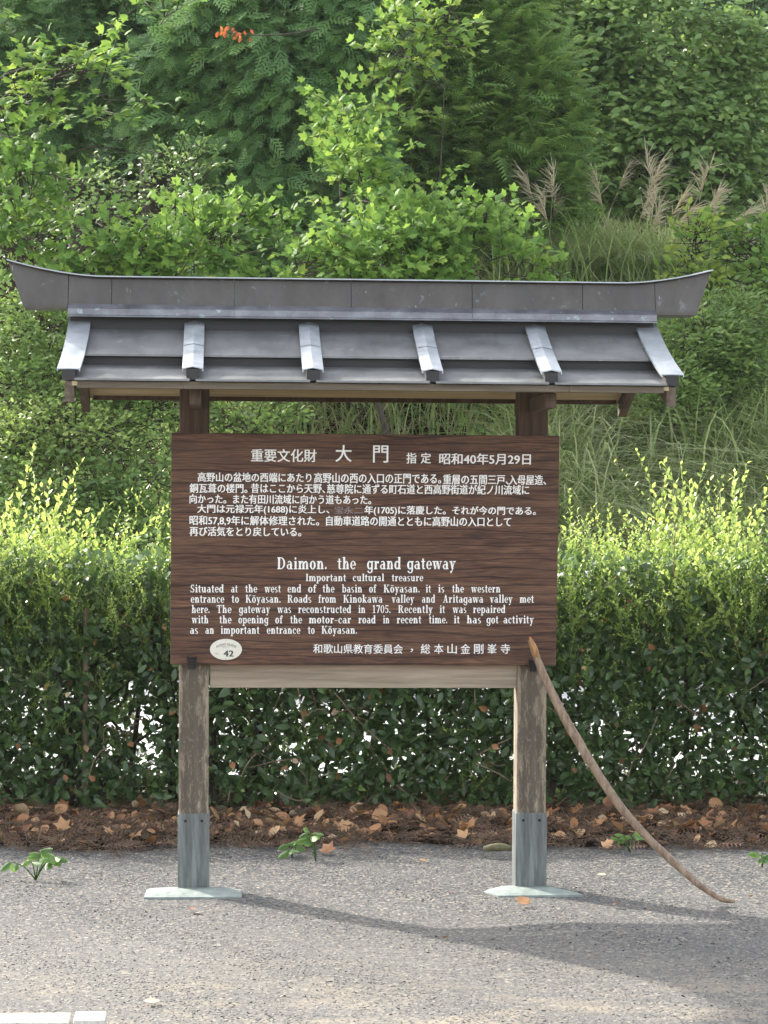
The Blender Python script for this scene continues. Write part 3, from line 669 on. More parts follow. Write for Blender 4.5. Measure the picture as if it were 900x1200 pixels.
for sgn in (1, -1):
    for i in range(5):
        a, b_ = bxs[i]+.018, bxs[i+1]-.018
        slope_panel('upper_roof_sheet', up0, up1, a, b_, sgn)
        slope_panel('lower_roof_sheet', lo0, lo1, a-.006, b_+.006, sgn)
    # wooden core behind the step and under the sheets
    bm = bmesh.new(); prism_x(bm, [(-sgn*.02, 2.343), (-sgn*.345, 2.19), (-sgn*.345, 2.155), (-sgn*.60, 2.092), (-sgn*.60, 2.076), (-sgn*.02, 2.27)], bxs[0]+.002, bxs[5]-.002)
    mesh_obj('roof_boarding', bm_mesh('roof_boarding', bm, M['wood_soffit']), roof)
    bm = bmesh.new(); prism_x(bm, [(-sgn*.352, 2.209), (-sgn*.358, 2.209), (-sgn*.358, 2.160), (-sgn*.352, 2.160)], bxs[0]+.01, bxs[5]-.01)
    mesh_obj('step_strip', bm_mesh('step_strip', bm, M['shadow_gap']), roof)  # dark strip carries the shade below the upper sheets in its colour
    # eave beam in three lengths
    xs = [bxs[0]+.022, -P2-.045, P2+.06, bxs[5]-.022]
    for x0, x1 in zip(xs[:-1], xs[1:]):
        box('eave_board', (x0+.0008, x1-.0008, min(-sgn*.605, -sgn*.57), max(-sgn*.605, -sgn*.57), 2.067, 2.0935), M['wood_eave'] if sgn > 0 else M['wood_dark'], roof, .002)
    # battens with caps
    for i, x in enumerate(bxs):
        end = i in (0, 5); hw = .045 if end else .041; dirn = -1 if i == 0 else (1 if i == 5 else 0)
        # path of the cap top
        pts = []; n = 8
        for k in range(n+1):
            t = k/n; y = .045 + (.604-.045)*t; z = 2.380 + (2.148-2.380)*t - .012*math.sin(math.pi*t)
            fl = dirn*.012*max(0, (t-.2)/.8)**2
            if end: z -= .006*max(0, (t-.5)/.5)
            pts.append((x+fl, -sgn*y, z))
        bm = bmesh.new(); rings = []
        ht = .008 if not end else .001
        for (cx, cy, cz) in pts:
            sec = [(-hw, -.012), (-hw, 0), (0, ht), (hw, 0), (hw, -.012), (hw-.004, -.012), (hw-.004, -.004), (0, ht-.004), (-hw+.004, -.004), (-hw+.004, -.012)]
            rings.append([bm.verts.new((cx+a_, cy, cz+c_)) for a_, c_ in sec])
        ns = 10
        for r0, r1 in zip(rings[:-1], rings[1:]):
            for j in range(ns): bm.faces.new((r0[j], r0[(j+1) % ns], r1[(j+1) % ns], r1[j]))
        bm.faces.new(rings[0]); bm.faces.new(rings[-1][::-1])
        cap = mesh_obj('batten_cap', bm_mesh('batten_cap', bm, M['cap']), roof)
        if not end:   # seam band across the cap
            k = n//2; cx, cy, cz = pts[k]; bm = bmesh.new(); sg = []
            for dy, dz in ((-.003, .00125), (.003, -.00125)):
                sg.append([bm.verts.new((cx+a_, cy+dy*sgn*-1, cz+c_+.0012-dz*-1)) for a_, c_ in ((-hw-.001, -.013), (-hw-.001, 0), (0, ht), (hw+.001, 0), (hw+.001, -.013))])
            for j in range(4): bm.faces.new((sg[0][j], sg[0][j+1], sg[1][j+1], sg[1][j]))
            mesh_obj('cap_seam', bm_mesh('cap_seam', bm, M['flash']), roof)
        # wooden batten under the cap
        bm = bmesh.new(); rings = []; bw = .025
        for k, (cx, cy, cz) in enumerate(pts):
            yy = cy + sgn*.004 if k == n else cy
            rings.append([bm.verts.new((cx+a_, yy, cz+c_)) for a_, c_ in ((-bw, -.046), (-bw, -.003), (bw, -.003), (bw, -.046))])
        for r0, r1 in zip(rings[:-1], rings[1:]):
            for j in range(4): bm.faces.new((r0[j], r0[(j+1) % 4], r1[(j+1) % 4], r1[j]))
        bm.faces.new(rings[0]); bm.faces.new(rings[-1][::-1])
        mesh_obj('roof_batten', bm_mesh('roof_batten', bm, M['shadow_gap']), roof)
    # gable boards
    for x, d in ((bxs[0], -1), (bxs[5], 1)):
        bm = bmesh.new(); prism_x(bm, [(-sgn*.0, 2.33), (-sgn*.35, 2.185), (-sgn*.598, 2.090), (-sgn*.598, 2.012), (-sgn*.35, 2.105), (-sgn*.0, 2.245)], x-.018+d*.008, x+.018+d*.008)
        mesh_obj('gable_board', bm_mesh('gable_board', bm, M['wood_barge']), roof)
# ridge
def ridge_profile(top):
    return [(-.085, 2.416), (-.085, 2.43), (-.062, top-.01), (-.075, top-.004), (-.075, top), (.075, top), (.075, top-.004), (.062, top-.01), (.085, 2.43), (.085, 2.416)]
def ridge_top(x):
    e = max(0, abs(x-FX)-1.08); return 2.549 + .31*e**1.7
joints = [at(px, 345, -.07)[0] for px in (80, 131, 274.3, 411.5, 553.2, 682.5, 767.5)]
def ridge_piece(x0, x1, n=4, slant=0):
    bm = bmesh.new(); rings = []
    for k in range(n+1):
        x = x0+(x1-x0)*k/n; tp = ridge_top(x)
        rings.append([bm.verts.new((x, y, z)) for y, z in ridge_profile(tp)])
    if slant:   # raked outer end: the top reaches further out than the foot
        for kk, rg in enumerate(rings):
            f = kk/n if slant > 0 else 1-kk/n
            for vtx in rg:
                h = (vtx.co.z-2.416)/(.19); vtx.co.x -= slant*.067*f*(1-min(1, h))
    m_ = len(rings[0])
    for a_, b2 in zip(rings[:-1], rings[1:]):
        for j in range(m_): bm.faces.new((a_[j], a_[(j+1) % m_], b2[(j+1) % m_], b2[j]))
    bm.faces.new(rings[0]); bm.faces.new(rings[-1][::-1])
    return bm
for a_, b_ in zip(joints[:-1], joints[1:]):
    mesh_obj('ridge_section', bm_mesh('ridge_section', ridge_piece(a_+.0012, b_-.0012), M['ridge']), roof)
xl, xr = at(9, 305, -.07)[0], at(834, 320, -.07)[0]
mesh_obj('ridge_end', bm_mesh('ridge_end', ridge_piece(xl, joints[0]-.0012, 8, -1), M['ridge']), roof)
mesh_obj('ridge_end', bm_mesh('ridge_end', ridge_piece(joints[-1]+.0012, xr, 8, 1), M['ridge']), roof)
# bright folded edge on top of the ridge
bm = bmesh.new(); rings = []
for k in range(41):
    x = xl-.004+(xr-xl+.008)*k/40; tp = ridge_top(x)
    rings.append([bm.verts.new((x, y, z)) for y, z in ((-.082, tp-.0035), (-.082, tp+.0015), (0, tp+.006), (.082, tp+.0015), (.082, tp-.0035), (0, tp+.001))])
for r0, r1 in zip(rings[:-1], rings[1:]):
    for j in range(6): bm.faces.new((r0[j], r0[(j+1) % 6], r1[(j+1) % 6], r1[j]))
bm.faces.new(rings[0]); bm.faces.new(rings[-1][::-1])
mesh_obj('ridge_edge', bm_mesh('ridge_edge', bm, M['cap']), roof)
# flashing under the ridge, in lengths
fj = [at(px, 365, -.1)[0] for px in (79.5, 274.3, 553.2, 769.5)]
for sgn in (1, -1):
    for a_, b_ in zip(fj[:-1], fj[1:]):
        bm = bmesh.new()
        prism_x(bm, [(-sgn*y, z) for y, z in ((.084, 2.434), (.112, 2.412), (.113, 2.388), (.124, 2.383), (.124, 2.379), (.106, 2.384), (.106, 2.408), (.084, 2.424))], a_+.0006, b_-.0006)
        mesh_obj('ridge_flashing', bm_mesh('ridge_flashing', bm, M['flash']), roof)
        # underside cover that joins flashing to the slope
box('ridge_core', (fj[0]+.01, fj[-1]-.01, -.083, .083, 2.33, 2.415), M['shadow_gap'], roof, .002)
# arms and purlins on the posts
for sx in (-1, 1):
    x = sx*P2
    box('roof_arm', (x-.022, x+.022, -.52, -.002, 2.008, 2.066), M['wood_dark'], roof, .003)
    box('roof_arm', (x-.022, x+.022, .126, .52, 2.008, 2.066), M['wood_dark'], roof, .003)
box('arm_wedge', (P2+.063, P2+.083, -.03, .05, 2.025, 2.12), M['wood_dark'], roof, .002)

# ------------------------------------------------------------------ the leaning stick
pts_px = [(621, 750, -.135), (628, 768, -.138), (639, 797, -.143), (664, 846, -.17), (692, 893, -.20), (722, 940, -.24), (752, 975, -.27), (787, 1009, -.30), (820, 1038, -.33), (846, 1057, -.345), (861, 1064, -.35)]
pts = [at(a_, b_, c_) for a_, b_, c_ in pts_px]
pts[-1][2] = .013; pts[-2][2] = max(.016, pts[-2][2])
rad = [.010, .0155, .0175, .019, .0185, .0175, .0165, .015, .013, .011, .007]
# finer path
tt = np.linspace(0, len(pts)-1, 44); ip = np.arange(len(pts)); pa = np.array(pts)
fine = np.stack([np.interp(tt, ip, pa[:, k]) for k in range(3)], 1); fr = np.interp(tt, ip, rad)
ker = np.array([.25, .5, .25])
for _ in range(3):
    q = fine.copy()
    for k in range(3): q[1:-1, k] = np.convolve(fine[:, k], ker, 'valid')
    fine = q
fine[3:-3] += rng.normal(0, .0007, (38, 3)); fr = fr*(1+.03*np.sin(tt*4.1)+.025*np.sin(tt*9.7+1))
fr[30] *= 1.18; fr[17] *= 1.1
V, F, _ = tube_np(fine, fr, 12, .012)
stick = empty('wooden_stick', tuple(pts[-1]), 'bent brown wooden stick leaning on the right end of the notice panel', 'stick')
mesh_obj('shaft', from_np('shaft', V, F, M['stick'], smooth=True), stick)
p0, p1, p2_ = fine[0], fine[3], fine[5]
V, F, _ = tube_np(np.array([p0+(p0-p1)*.25, p0*.6+p1*.4, p1, p2_]) + np.array([.002, -.0075, .002]), [.004, .013, .014, .006], 10, .08)
mesh_obj('split_tip', from_np('split_tip', V, F, M['split'], smooth=True), stick)
for i in (30, 17):
    d = norm(rng.normal(size=3)); d[1] = -abs(d[1]); V, F, _ = tube_np([fine[i], fine[i]+d*fr[i]*1.5], [.010, .005], 6)
    mesh_obj('knot', from_np('knot', V, F, M['stick'], smooth=True), stick)

# kerb stones at the lower left
for (x0, x1, y1, lab) in ((-1.0, 83, 1187, 'long pale concrete kerb stone at the lower left corner of the gravel'), (88.5, 125, 1186.5, 'short pale concrete kerb stone at the end of the long one')):
    a_ = ground_at(max(x0, -60), y1, .03); b_ = ground_at(x1, y1, .03); bm = bmesh.new()
    box_bm(bm, a_[0] - (1.2 if x0 < 0 else 0), b_[0], a_[1]-.14 if x0 < 0 else a_[1]-.13, a_[1], -.05, .03 if x0 < 0 else .034, .006)
    o = mesh_obj('kerb_stone', bm_mesh('kerb_stone', bm, M['kerb'])); props(o, lab, 'kerb stone')

# ------------------------------------------------------------------ the hedge
HY0, HY1 = 2.35, 3.25
def vnoise(P, f, seed=0):
    x, y, z = (P*f).T
    return (np.sin(x*1.7+seed)*np.cos(z*2.1+seed*1.3) + np.sin(x*3.9+z*2.7+seed*2.1)*.6 + np.cos(z*5.3-x*2.2+y*2+seed)*.4 + np.sin(y*3.1+x*.7+seed*.7)*.4)/2.4
hedge = empty('hedge', (0.25, 2.8, 0), 'dense dark green clipped hedge with yellow green young shoots behind the notice panel', 'hedge')
def hedge_points(n):
    X = rng.uniform(-3.2, 3.8, n); Y = HY0 + (HY1-HY0)*rng.random(n)**1.5; Z = .03 + 1.31*rng.random(n)**.95
    P = np.stack([X, Y, Z], 1)
    k = vnoise(P, 3.0, 1.3)
    thin = np.clip((1.05-Z)/.5, 0, 1)                      # lower part is more open
    keep = (k*.75 + rng.uniform(-.8, .8, n)*.5 > -.84 + .08*thin + np.where(Z < .15, .25, 0))
    for (px, py, rr) in ((165, 850, .10), (150, 808, .07), (178, 880, .08), (135, 850, .05), (285, 850, .05), (345, 870, .06), (255, 855, .05), (810, 830, .05), (430, 870, .05), (690, 795, .04), (520, 850, .04), (880, 880, .05), (215, 905, .06), (740, 870, .04)):
        c = at(px, py, 2.6); d = np.hypot(P[:, 0]-c[0] - (Y-2.6)*.10, P[:, 2]-c[2]); keep &= ~((d < rr*(.6+.5*rng.random(n))) & (rng.random(n) < .93))
    return P[keep]
P = hedge_points(60000); n = len(P)
front = rng.normal(0, .55, (n, 3)) + [0, -.55, .55]
ax = norm(rng.normal(0, 1, (n, 3)) + [0, -.3, .05])
hv, hf = T_ovate(.25, .07)
sizes = rng.uniform(.034, .082, n)
tint = np.clip(rng.normal(.38, .2, n) + np.where(P[:, 2] > 1.2, .3, 0)*rng.random(n), 0, 1)
order = np.argsort(P[:, 1]); vis = [i for i in order if -1.6 < P[i, 0] < 2.1]
big = set(vis[:296])
mask = np.ones(n, bool); mask[list(big)] = False
V, F, T = scatter(hv, hf, P[mask], ax[mask], front[mask], sizes[mask], tint[mask])
o = mesh_obj('foliage', from_np('hedge_foliage', V, F, M['hedge_leaf'], T), hedge); props(o, kind='stuff')
# the leaves that show largest, one by one
lm = [from_np('leaf', hv*1.0, hf, M['hedge_leaf'], np.full(len(hv), t_)) for t_ in (.15, .3, .42, .55, .75)]
for i in list(big):
    y_ = Vector(ax[i]); z_ = Vector(front[i]); z_ = (z_-y_*z_.dot(y_)).normalized(); x_ = y_.cross(z_); s_ = sizes[i]*1.15
    o = bpy.data.objects.new('leaf', lm[min(4, int(tint[i]*5))]); col.objects.link(o); o.parent = hedge
    p = P[i]-np.array(hedge.location)
    o.matrix_basis = Matrix(((x_.x*s_, y_.x*s_, z_.x*s_, p[0]), (x_.y*s_, y_.y*s_, z_.y*s_, p[1]), (x_.z*s_, y_.z*s_, z_.z*s_, p[2]), (0, 0, 0, 1)))
# stems
for k in range(34):
    x = -4.0 + k*.26 + rng.uniform(-.08, .08); y = rng.uniform(2.55, 3.0)
    parts_ = [tube_np(bez((x, y, -.02), (x+rng.uniform(-.25, .25), y+rng.uniform(-.15, .1), rng.uniform(.9, 1.35)), rng.normal(0, .04, 3), 6), np.linspace(rng.uniform(.011, .024), .006, 6), 6)]
    for j in range(5):
        z0 = rng.uniform(.15, .8); parts_.append(tube_np(bez((x, y, z0), (x+rng.uniform(-.35, .35), y+rng.uniform(-.4, .2), z0+rng.uniform(.2, .6)), rng.normal(0, .03, 3), 5), np.linspace(.008, .003, 5), 4))
    V, F, T = merge(parts_); mesh_obj('stem', from_np('stem', V, F, M['bark'], smooth=True), hedge)
for (a_, b_) in (((48, 965), (92, 800)), ((70, 962), (118, 830)), ((62, 968), (30, 850)), ((95, 960), (130, 900)), ((250, 955), (236, 800)), ((285, 955), (300, 820)), ((640, 950), (655, 800))):
    p0 = ground_at(a_[0], a_[1]); p1 = at(b_[0], b_[1], 2.6); p0[1] = 2.45; p0 = at(a_[0], a_[1], 2.45)
    p0[2] = max(p0[2], -.0)
    pth = bez(p0, p1, (.03, .02, 0), 8); V1 = tube_np(pth, np.linspace(.026, .013, 8), 8, .08)
    V2 = tube_np(bez(p1, p1+[.28, .05, .22], (.0, 0, .03), 5), np.linspace(.012, .006, 5), 6)
    V3 = tube_np(bez(pth[4], pth[4]+[-.2, -.03, .3], (.0, 0, .03), 5), np.linspace(.011, .005, 5), 6)
    V, F, T = merge([V1, V2, V3]); mesh_obj('stem', from_np('stem', V, F, M['bark'], smooth=True), hedge)
# young shoots: upright twigs with small leaves, some as parts, the rest joined
def shoot(L, seed, nl=26, wide=.5):
    r = np.random.default_rng(seed); t = np.linspace(0, 1, 7)[:, None]
    bend = r.uniform(-.25, .25, 2); path = np.concatenate([bend[0]*t**2, bend[1]*t**2, t*(1-.1*t)], 1)*L
    V0 = tube_np(path, np.linspace(.0028, .0010, 7), 3)
    tt = np.linspace(.06, 1, nl); P_ = np.stack([np.interp(tt, t[:, 0], path[:, k]) for k in range(3)], 1)
    ang = np.arange(nl)*2.4 + r.random(); A = np.stack([np.cos(ang), np.sin(ang), .75+.7*tt], 1)
    sz_ = (.040*(1-.55*tt) + .006)*r.uniform(.9, 1.35, nl)
    V1 = scatter(TS[0]*[1.3, 1, 1], TS[1], P_, A, np.array([[0, 0, 1.]]) + r.normal(0, .3, (nl, 3)), sz_, np.clip(.28+.55*tt + r.normal(0, .1, nl), 0, 1))
    parts_ = [(V0[0], V0[1], np.full(len(V0[0]), .5)), V1]
    for j in range(int(r.integers(1, 4))):       # side twigs
        k0 = r.uniform(.15, .6); b0 = np.array([np.interp(k0, t[:, 0], path[:, k]) for k in range(3)]); an = r.uniform(0, 6.28); dd = np.array([math.cos(an)*.7, math.sin(an)*.7, .9])*L*r.uniform(.2, .4)
        m_ = 11; q = b0 + np.linspace(.1, 1, m_)[:, None]*dd; an2 = np.arange(m_)*2.4
        A2 = np.stack([np.cos(an2), np.sin(an2), np.full(m_, 1.0)], 1)
        parts_.append(scatter(TS[0]*[1.3, 1, 1], TS[1], q, A2, np.array([[0, 0, 1.]]) + r.normal(0, .3, (m_, 3)), r.uniform(.018, .032, m_), np.clip(np.linspace(.35, .85, m_), 0, 1)))
    return merge(parts_)
protos = [shoot(rng.uniform(.45, .75), 100+i) for i in range(14)]
pm = [from_np('young_shoot', v_, f_, M['shoot_leaf'], t_) for v_, f_, t_ in protos]
def top_profile(x):
    return 1.30 + .05*np.sin(x*2.1+1) + .04*np.sin(x*5.3) 
sh = []
for k in range(1250):
    x = rng.uniform(-4.2, 4.8); y = rng.uniform(2.32, 3.2)
    side = 1.04 if (x < -.5 or x > 1.1) else .75
    z = top_profile(x) - rng.uniform(.05, .42) - (.12 if y < 2.5 else 0)
    s_ = (.36 + .80*rng.random()**1.4)*side*(1.0 + .25*math.sin(x*3.3+1)); 
    if rng.random() < .10: s_ *= 1.15
    sh.append((x, y, z, s_, rng.uniform(0, 6.28), rng.normal(.08, .3), rng.normal(0, .32)))
sh.sort(key=lambda q: q[1]); nvis = 0; rest = []
for q in sh:
    x, y, z, s_, rz, tx, ty = q
    Mx = (Matrix.Translation((x, y, z)) @ Matrix.Rotation(tx, 4, 'X') @ Matrix.Rotation(ty, 4, 'Y') @ Matrix.Rotation(rz, 4, 'Z') @ Matrix.Diagonal((s_, s_, s_, 1)))
    i = int(rng.integers(len(pm)))
    if nvis < 300 and -1.5 < x < 2.1 and (x < -.5 or x > 1.0):
        nvis += 1; o = bpy.data.objects.new('young_shoot', pm[i]); col.objects.link(o); o.parent = hedge
        o.matrix_basis = Matrix.Translation(-Vector(hedge.location)) @ Mx
    else:
        A_ = np.array(Mx); rest.append((protos[i][0]@A_[:3, :3].T + A_[:3, 3], protos[i][1], protos[i][2]))
V, F, T = merge(rest); o = mesh_obj('shoot_mass', from_np('shoot_mass', V, F, M['shoot_leaf'], T), hedge); props(o, kind='stuff')
# a band of lighter leaves just under the shoots
n = 9000
P = np.stack([rng.uniform(-4.2, 4.8, n), rng.uniform(2.3, 3.25, n), rng.normal(1.22, .12, n)], 1)
V, F, T = scatter(TO[0], TO[1], P, norm(rng.normal(0, 1, (n, 3)) + [0, -.3, .6]), rng.normal(0, .6, (n, 3)) + [0, -.4, .8], rng.uniform(.022, .045, n), np.clip(rng.normal(.12, .2, n), 0, 1))
o = mesh_obj('top_foliage', from_np('top_foliage', V, F, M['shoot_leaf'], T), hedge); props(o, kind='stuff')

# low sprays pushing out of the front face, and a few withered leaves
low = []
for k in range(90):
    x = rng.uniform(-2.6, 3.2); z = rng.uniform(.15, 1.05); s_ = rng.uniform(.25, .5); i = int(rng.integers(len(pm)))
    low.append((x, 2.42, z, s_, rng.normal(.9, .3), rng.normal(0, .5), i))
for px, py, cnt in ((45, 850, 9), (35, 820, 5), (560, 895, 5), (745, 800, 7), (680, 780, 6), (140, 790, 4), (700, 880, 4), (610, 890, 3)):
    for k in range(cnt):
        p = at(px+rng.normal(0, 16), py+rng.normal(0, 14), 2.38); low.append((p[0], 2.40, p[2]-.1, rng.uniform(.3, .5), rng.normal(.5, .3), rng.normal(0, .5), int(rng.integers(len(pm)))))
rest = []
for x, y, z, s_, tx, ty, i in low:
    A_ = np.array(Matrix.Translation((x, y, z)) @ Matrix.Rotation(tx, 4, 'X') @ Matrix.Rotation(ty, 4, 'Y') @ Matrix.Diagonal((s_, s_, s_, 1)))
    rest.append((protos[i][0]@A_[:3, :3].T + A_[:3, 3], protos[i][1], protos[i][2]*.55))
V, F, T = merge(rest); o = mesh_obj('low_sprays', from_np('low_sprays', V, F, M['shoot_leaf'], T), hedge); props(o, kind='stuff')
n = 130
P = np.stack([rng.uniform(-1.8, 2.3, n), rng.uniform(2.3, 2.5, n), rng.uniform(.1, 1.25, n)], 1)
V, F, T = scatter(TO[0]*[1.3, 1, 1], TO[1], P, norm(rng.normal(0, 1, (n, 3))+[0, 0, -.5]), rng.normal(0, .6, (n, 3))+[0, -.8, .3], rng.uniform(.035, .06, n), np.clip(rng.normal(.45, .2, n), 0, 1))
o = mesh_obj('withered_leaves', from_np('withered_leaves', V, F, M['dead_leaf'], T), hedge); props(o, kind='stuff')
tw_ = []
for k in range(150):
    p = np.array([rng.uniform(-2.0, 2.6), rng.uniform(2.33, 2.6), rng.uniform(.08, 1.2)]); q = p + [rng.normal(0, .14), rng.normal(-.03, .06), rng.normal(.05, .14)]
    tw_.append(tube_np(bez(p, q, rng.normal(0, .02, 3), 4), np.linspace(.0045, .0018, 4), 4))
V, F, T = merge(tw_); o = mesh_obj('bare_twigs', from_np('bare_twigs', V, F, M['stick']), hedge); props(o, kind='stuff')

rest = []
for k in range(330):
    x = rng.uniform(-2.8, 3.4)
    if -.75 < x < .78: continue
    A_ = np.array(Matrix.Translation((x, rng.uniform(2.27, 2.4), rng.uniform(.85, 1.22))) @ Matrix.Rotation(rng.normal(.35, .3), 4, 'X') @ Matrix.Rotation(rng.normal(0, .35), 4, 'Y') @ Matrix.Diagonal((.5, .5, .5, 1))); i = int(rng.integers(len(pm)))
    rest.append((protos[i][0]@A_[:3, :3].T + A_[:3, 3], protos[i][1], protos[i][2]*.9))
V, F, T = merge(rest); o = mesh_obj('front_sprays', from_np('front_sprays', V, F, M['shoot_leaf'], T), hedge); props(o, kind='stuff')
# stake in the hedge
a_ = at(101, 709, 2.44); bm = bmesh.new(); bmesh.ops.create_cone(bm, cap_ends=True, segments=9, radius1=.016, radius2=.014, depth=a_[2]+.02)
for v_ in bm.verts: v_.co += Vector((a_[0], 2.44, (a_[2])/2))
props(mesh_obj('wooden_stake', bm_mesh('wooden_stake', bm, M['stick'])), 'thin round wooden stake standing upright inside the hedge left of the panel', 'stake')

# ------------------------------------------------------------------ litter under the hedge
n = 15000
X = rng.uniform(-3.2, 3.6, n); Y = 1.24 + .10*np.sin(X*2.3+.5) + .05*np.sin(X*6.1) + .05 + 1.5*rng.random(n)**1.2
Y += rng.normal(0, .05, n) - np.where(rng.random(n) < .09, rng.exponential(.13, n), 0)
Z = np.where(Y < 4, bedz(X, Y), 0); Z = np.maximum(Z, 0) + rng.random(n)*.035
ang = rng.uniform(0, 6.28, n); ax = np.stack([np.cos(ang), np.sin(ang), rng.normal(0, .22, n)], 1)
tw = []
cl = rng.random(n)
k1 = cl < .62
tv = np.array([(-.5, 0, 0), (.5, 0, 0), (.4, .5, .10), (-.4, .5, .10), (0, 1, 0)]); tf = np.array([(0, 1, 2), (0, 2, 3), (3, 2, 4)])
Ls = rng.uniform(.04, .17, n)
tw.append(scatter(tv, tf, np.stack([X, Y, Z+.006], 1)[k1], ax[k1], np.array([[0, -.6, 1.]])+rng.normal(0, .4, (k1.sum(), 3)), np.stack([rng.uniform(.003, .006, k1.sum()), Ls[k1], Ls[k1]], 1), np.clip(rng.normal(.4, .22, k1.sum()), 0, 1)))
k2 = ~k1
fv, ff = T_frond(5, .35, .05)
tw.append(scatter(fv, ff, np.stack([X, Y, Z+.012], 1)[k2], ax[k2], np.array([[0, -.5, 1.]])+rng.normal(0, .4, (k2.sum(), 3)), rng.uniform(.05, .15, k2.sum()), np.clip(rng.normal(.4, .2, k2.sum()), 0, 1)))
V, F, T = merge(tw)
o = mesh_obj('twig_litter', from_np('twig_litter', V, F, M['litter'], T)); props(o, 'reddish brown litter of dry conifer twigs lying under the hedge', 'litter', kind='stuff')
def curled(seed, w_=.34, cu=.22):
    r = np.random.default_rng(seed); ys = [0, .2, .45, .7, .9, 1.0]; ws = [.03, .7, 1, .85, .4, 0]
    V = []
    for y, ww in zip(ys, ws):
        for s_ in (-1, 0, 1): V.append((s_*ww*w_*(1+r.uniform(-.1, .1)), y, cu*(abs(s_)*ww*r.uniform(.5, 1.2)) + cu*.8*(y-.5)**2 + r.uniform(-.02, .02)))
    F = []
    for i in range(5):
        for j in range(2):
            a_ = i*3+j; F += [(a_, a_+1, a_+4), (a_, a_+4, a_+3)]
    return np.array(V), np.array(F)
tex = [from_np('fallen_leaf', curled(i, .3+.03*(i % 4), .12+.05*(i % 3))[0], curled(i)[1], M['dead_leaf'], np.full(18, t_), smooth=True) for i, t_ in enumerate((.12, .3, .45, .6, .75, .92, .38, .55))]
for j in (1, 3, 6):      # lobed, crumpled ones
    lv = TL[0].copy(); lv[:, 0] *= .9; lv[:, 2] += rng.uniform(-.08, .16, len(lv)) + .25*np.abs(lv[:, 0])
    tex[j] = from_np('fallen_leaf', lv, TL[1], M['dead_leaf'], np.full(len(lv), (0, .3, 0, .6, 0, 0, .38)[j]))
def lay_leaf(mesh, p, size, name='fallen_leaf'):
    o = bpy.data.objects.new(name, mesh); col.objects.link(o); o.location = p; o.scale = (size,)*3
    o.rotation_euler = (rng.normal(.25, .4), rng.normal(0, .4), rng.uniform(0, 6.28)); return o
for k in range(285):
    x = rng.uniform(-1.75, 2.15); y = 1.36 + .10*math.sin(x*2.3+.5) + 1.05*rng.random()**1.3 - (rng.exponential(.2) if rng.random() < .12 else 0)
    o = lay_leaf(tex[int(rng.integers(8))], (x, y, max(0, float(bedz(x, y)))+(.028 if y > 1.4 else .015)), rng.uniform(.045, .095))
    tn_ = o.data.attributes['tint'].data[0].value
    cn_ = 'dark red brown' if tn_ < .2 else ('rusty orange' if tn_ < .5 else ('tan' if tn_ < .8 else 'pale straw'))
    zn_ = 'left of the left post' if x < -.77 else ('between the two posts' if x < .77 else 'right of the right post')
    props(o, cn_+' dry leaf on the litter under the hedge, '+zn_, 'leaf', 'dry leaves on the litter under the hedge')
# litter leaves beyond the counted ones
n = 2600
X = rng.uniform(-3.2, 3.6, n); Y = 1.45 + 1.5*rng.random(n); Z = np.maximum(bedz(X, Y), 0)+.015+rng.random(n)*.02
cv, cf = curled(3)
V, F, T = scatter(cv, cf, np.stack([X, Y, Z], 1), norm(rng.normal(0, 1, (n, 3))*[1, 1, .25]), np.array([[0, -.3, 1.]])+rng.normal(0, .45, (n, 3)), rng.uniform(.025, .06, n), np.clip(rng.normal(.35, .25, n), 0, 1))
o = mesh_obj('leaf_litter', from_np('leaf_litter', V, F, M['dead_leaf'], T, smooth=True)); props(o, 'bed of small brown dry leaves under the hedge', 'litter', kind='stuff')
redm = from_np('fallen_leaf', *curled(2, .42), M['red_leaf'], np.full(18, .8), smooth=True)
tanm = from_np('fallen_leaf', *curled(5, .5, .1), M['dead_leaf'], np.full(18, .5), smooth=True)
palem = from_np('fallen_leaf', *curled(6, .3, .1), M['dead_leaf'], np.full(18, .98), smooth=True)
brm = from_np('fallen_leaf', *curled(7, .3, .15), M['dead_leaf'], np.full(18, .25), smooth=True)
for px, py, sz_, me, lab in ((225, 1068, .05, redm, 'small red leaf on the gravel in front of the left base plate'), (620, 1062, .065, tanm, 'orange brown leaf on the gravel in front of the right base plate'),
        (168, 1175, .055, palem, 'pale straw leaf on the gravel near the kerb stones'), (878, 1052, .04, brm, 'curled brown leaf on the gravel right of the stick foot'),
        (700, 1026, .05, palem, 'greenish tan leaf on the gravel behind the right base plate'), (530, 1048, .03, brm, 'tiny brown leaf on the gravel left of the right base plate'),
        (57, 1043, .04, palem, 'pale leaf on the gravel under the left seedling'), (718, 1062, .04, tanm, 'tan leaf on the gravel between right base plate and stick foot'), (526, 1100, .03, brm, 'small dark leaf on the gravel midway along the front'), (500, 1010, .035, tanm, 'small tan leaf on the gravel behind and between the posts')):
    g_ = ground_at(px, py, .008); o = lay_leaf(me, (g_[0], g_[1], .014), sz_); o.rotation_euler = (rng.normal(0, .2), rng.normal(0, .2), rng.uniform(0, 6.28)); props(o, lab, 'leaf')
# mossy twig chunk by the right post
g_ = ground_at(585, 996, .03); V, F, _ = tube_np(bez((g_[0]-.07, g_[1], .035), (g_[0]+.06, g_[1]+.02, .035), (0, 0, .006), 5), [.012, .017, .018, .016, .010], 8, .1)
props(mesh_obj('wood_chunk', from_np('wood_chunk', V, F, M['weathered_chunk'], smooth=True)), 'short mossy piece of dead wood left of the right post sleeve', 'wood')

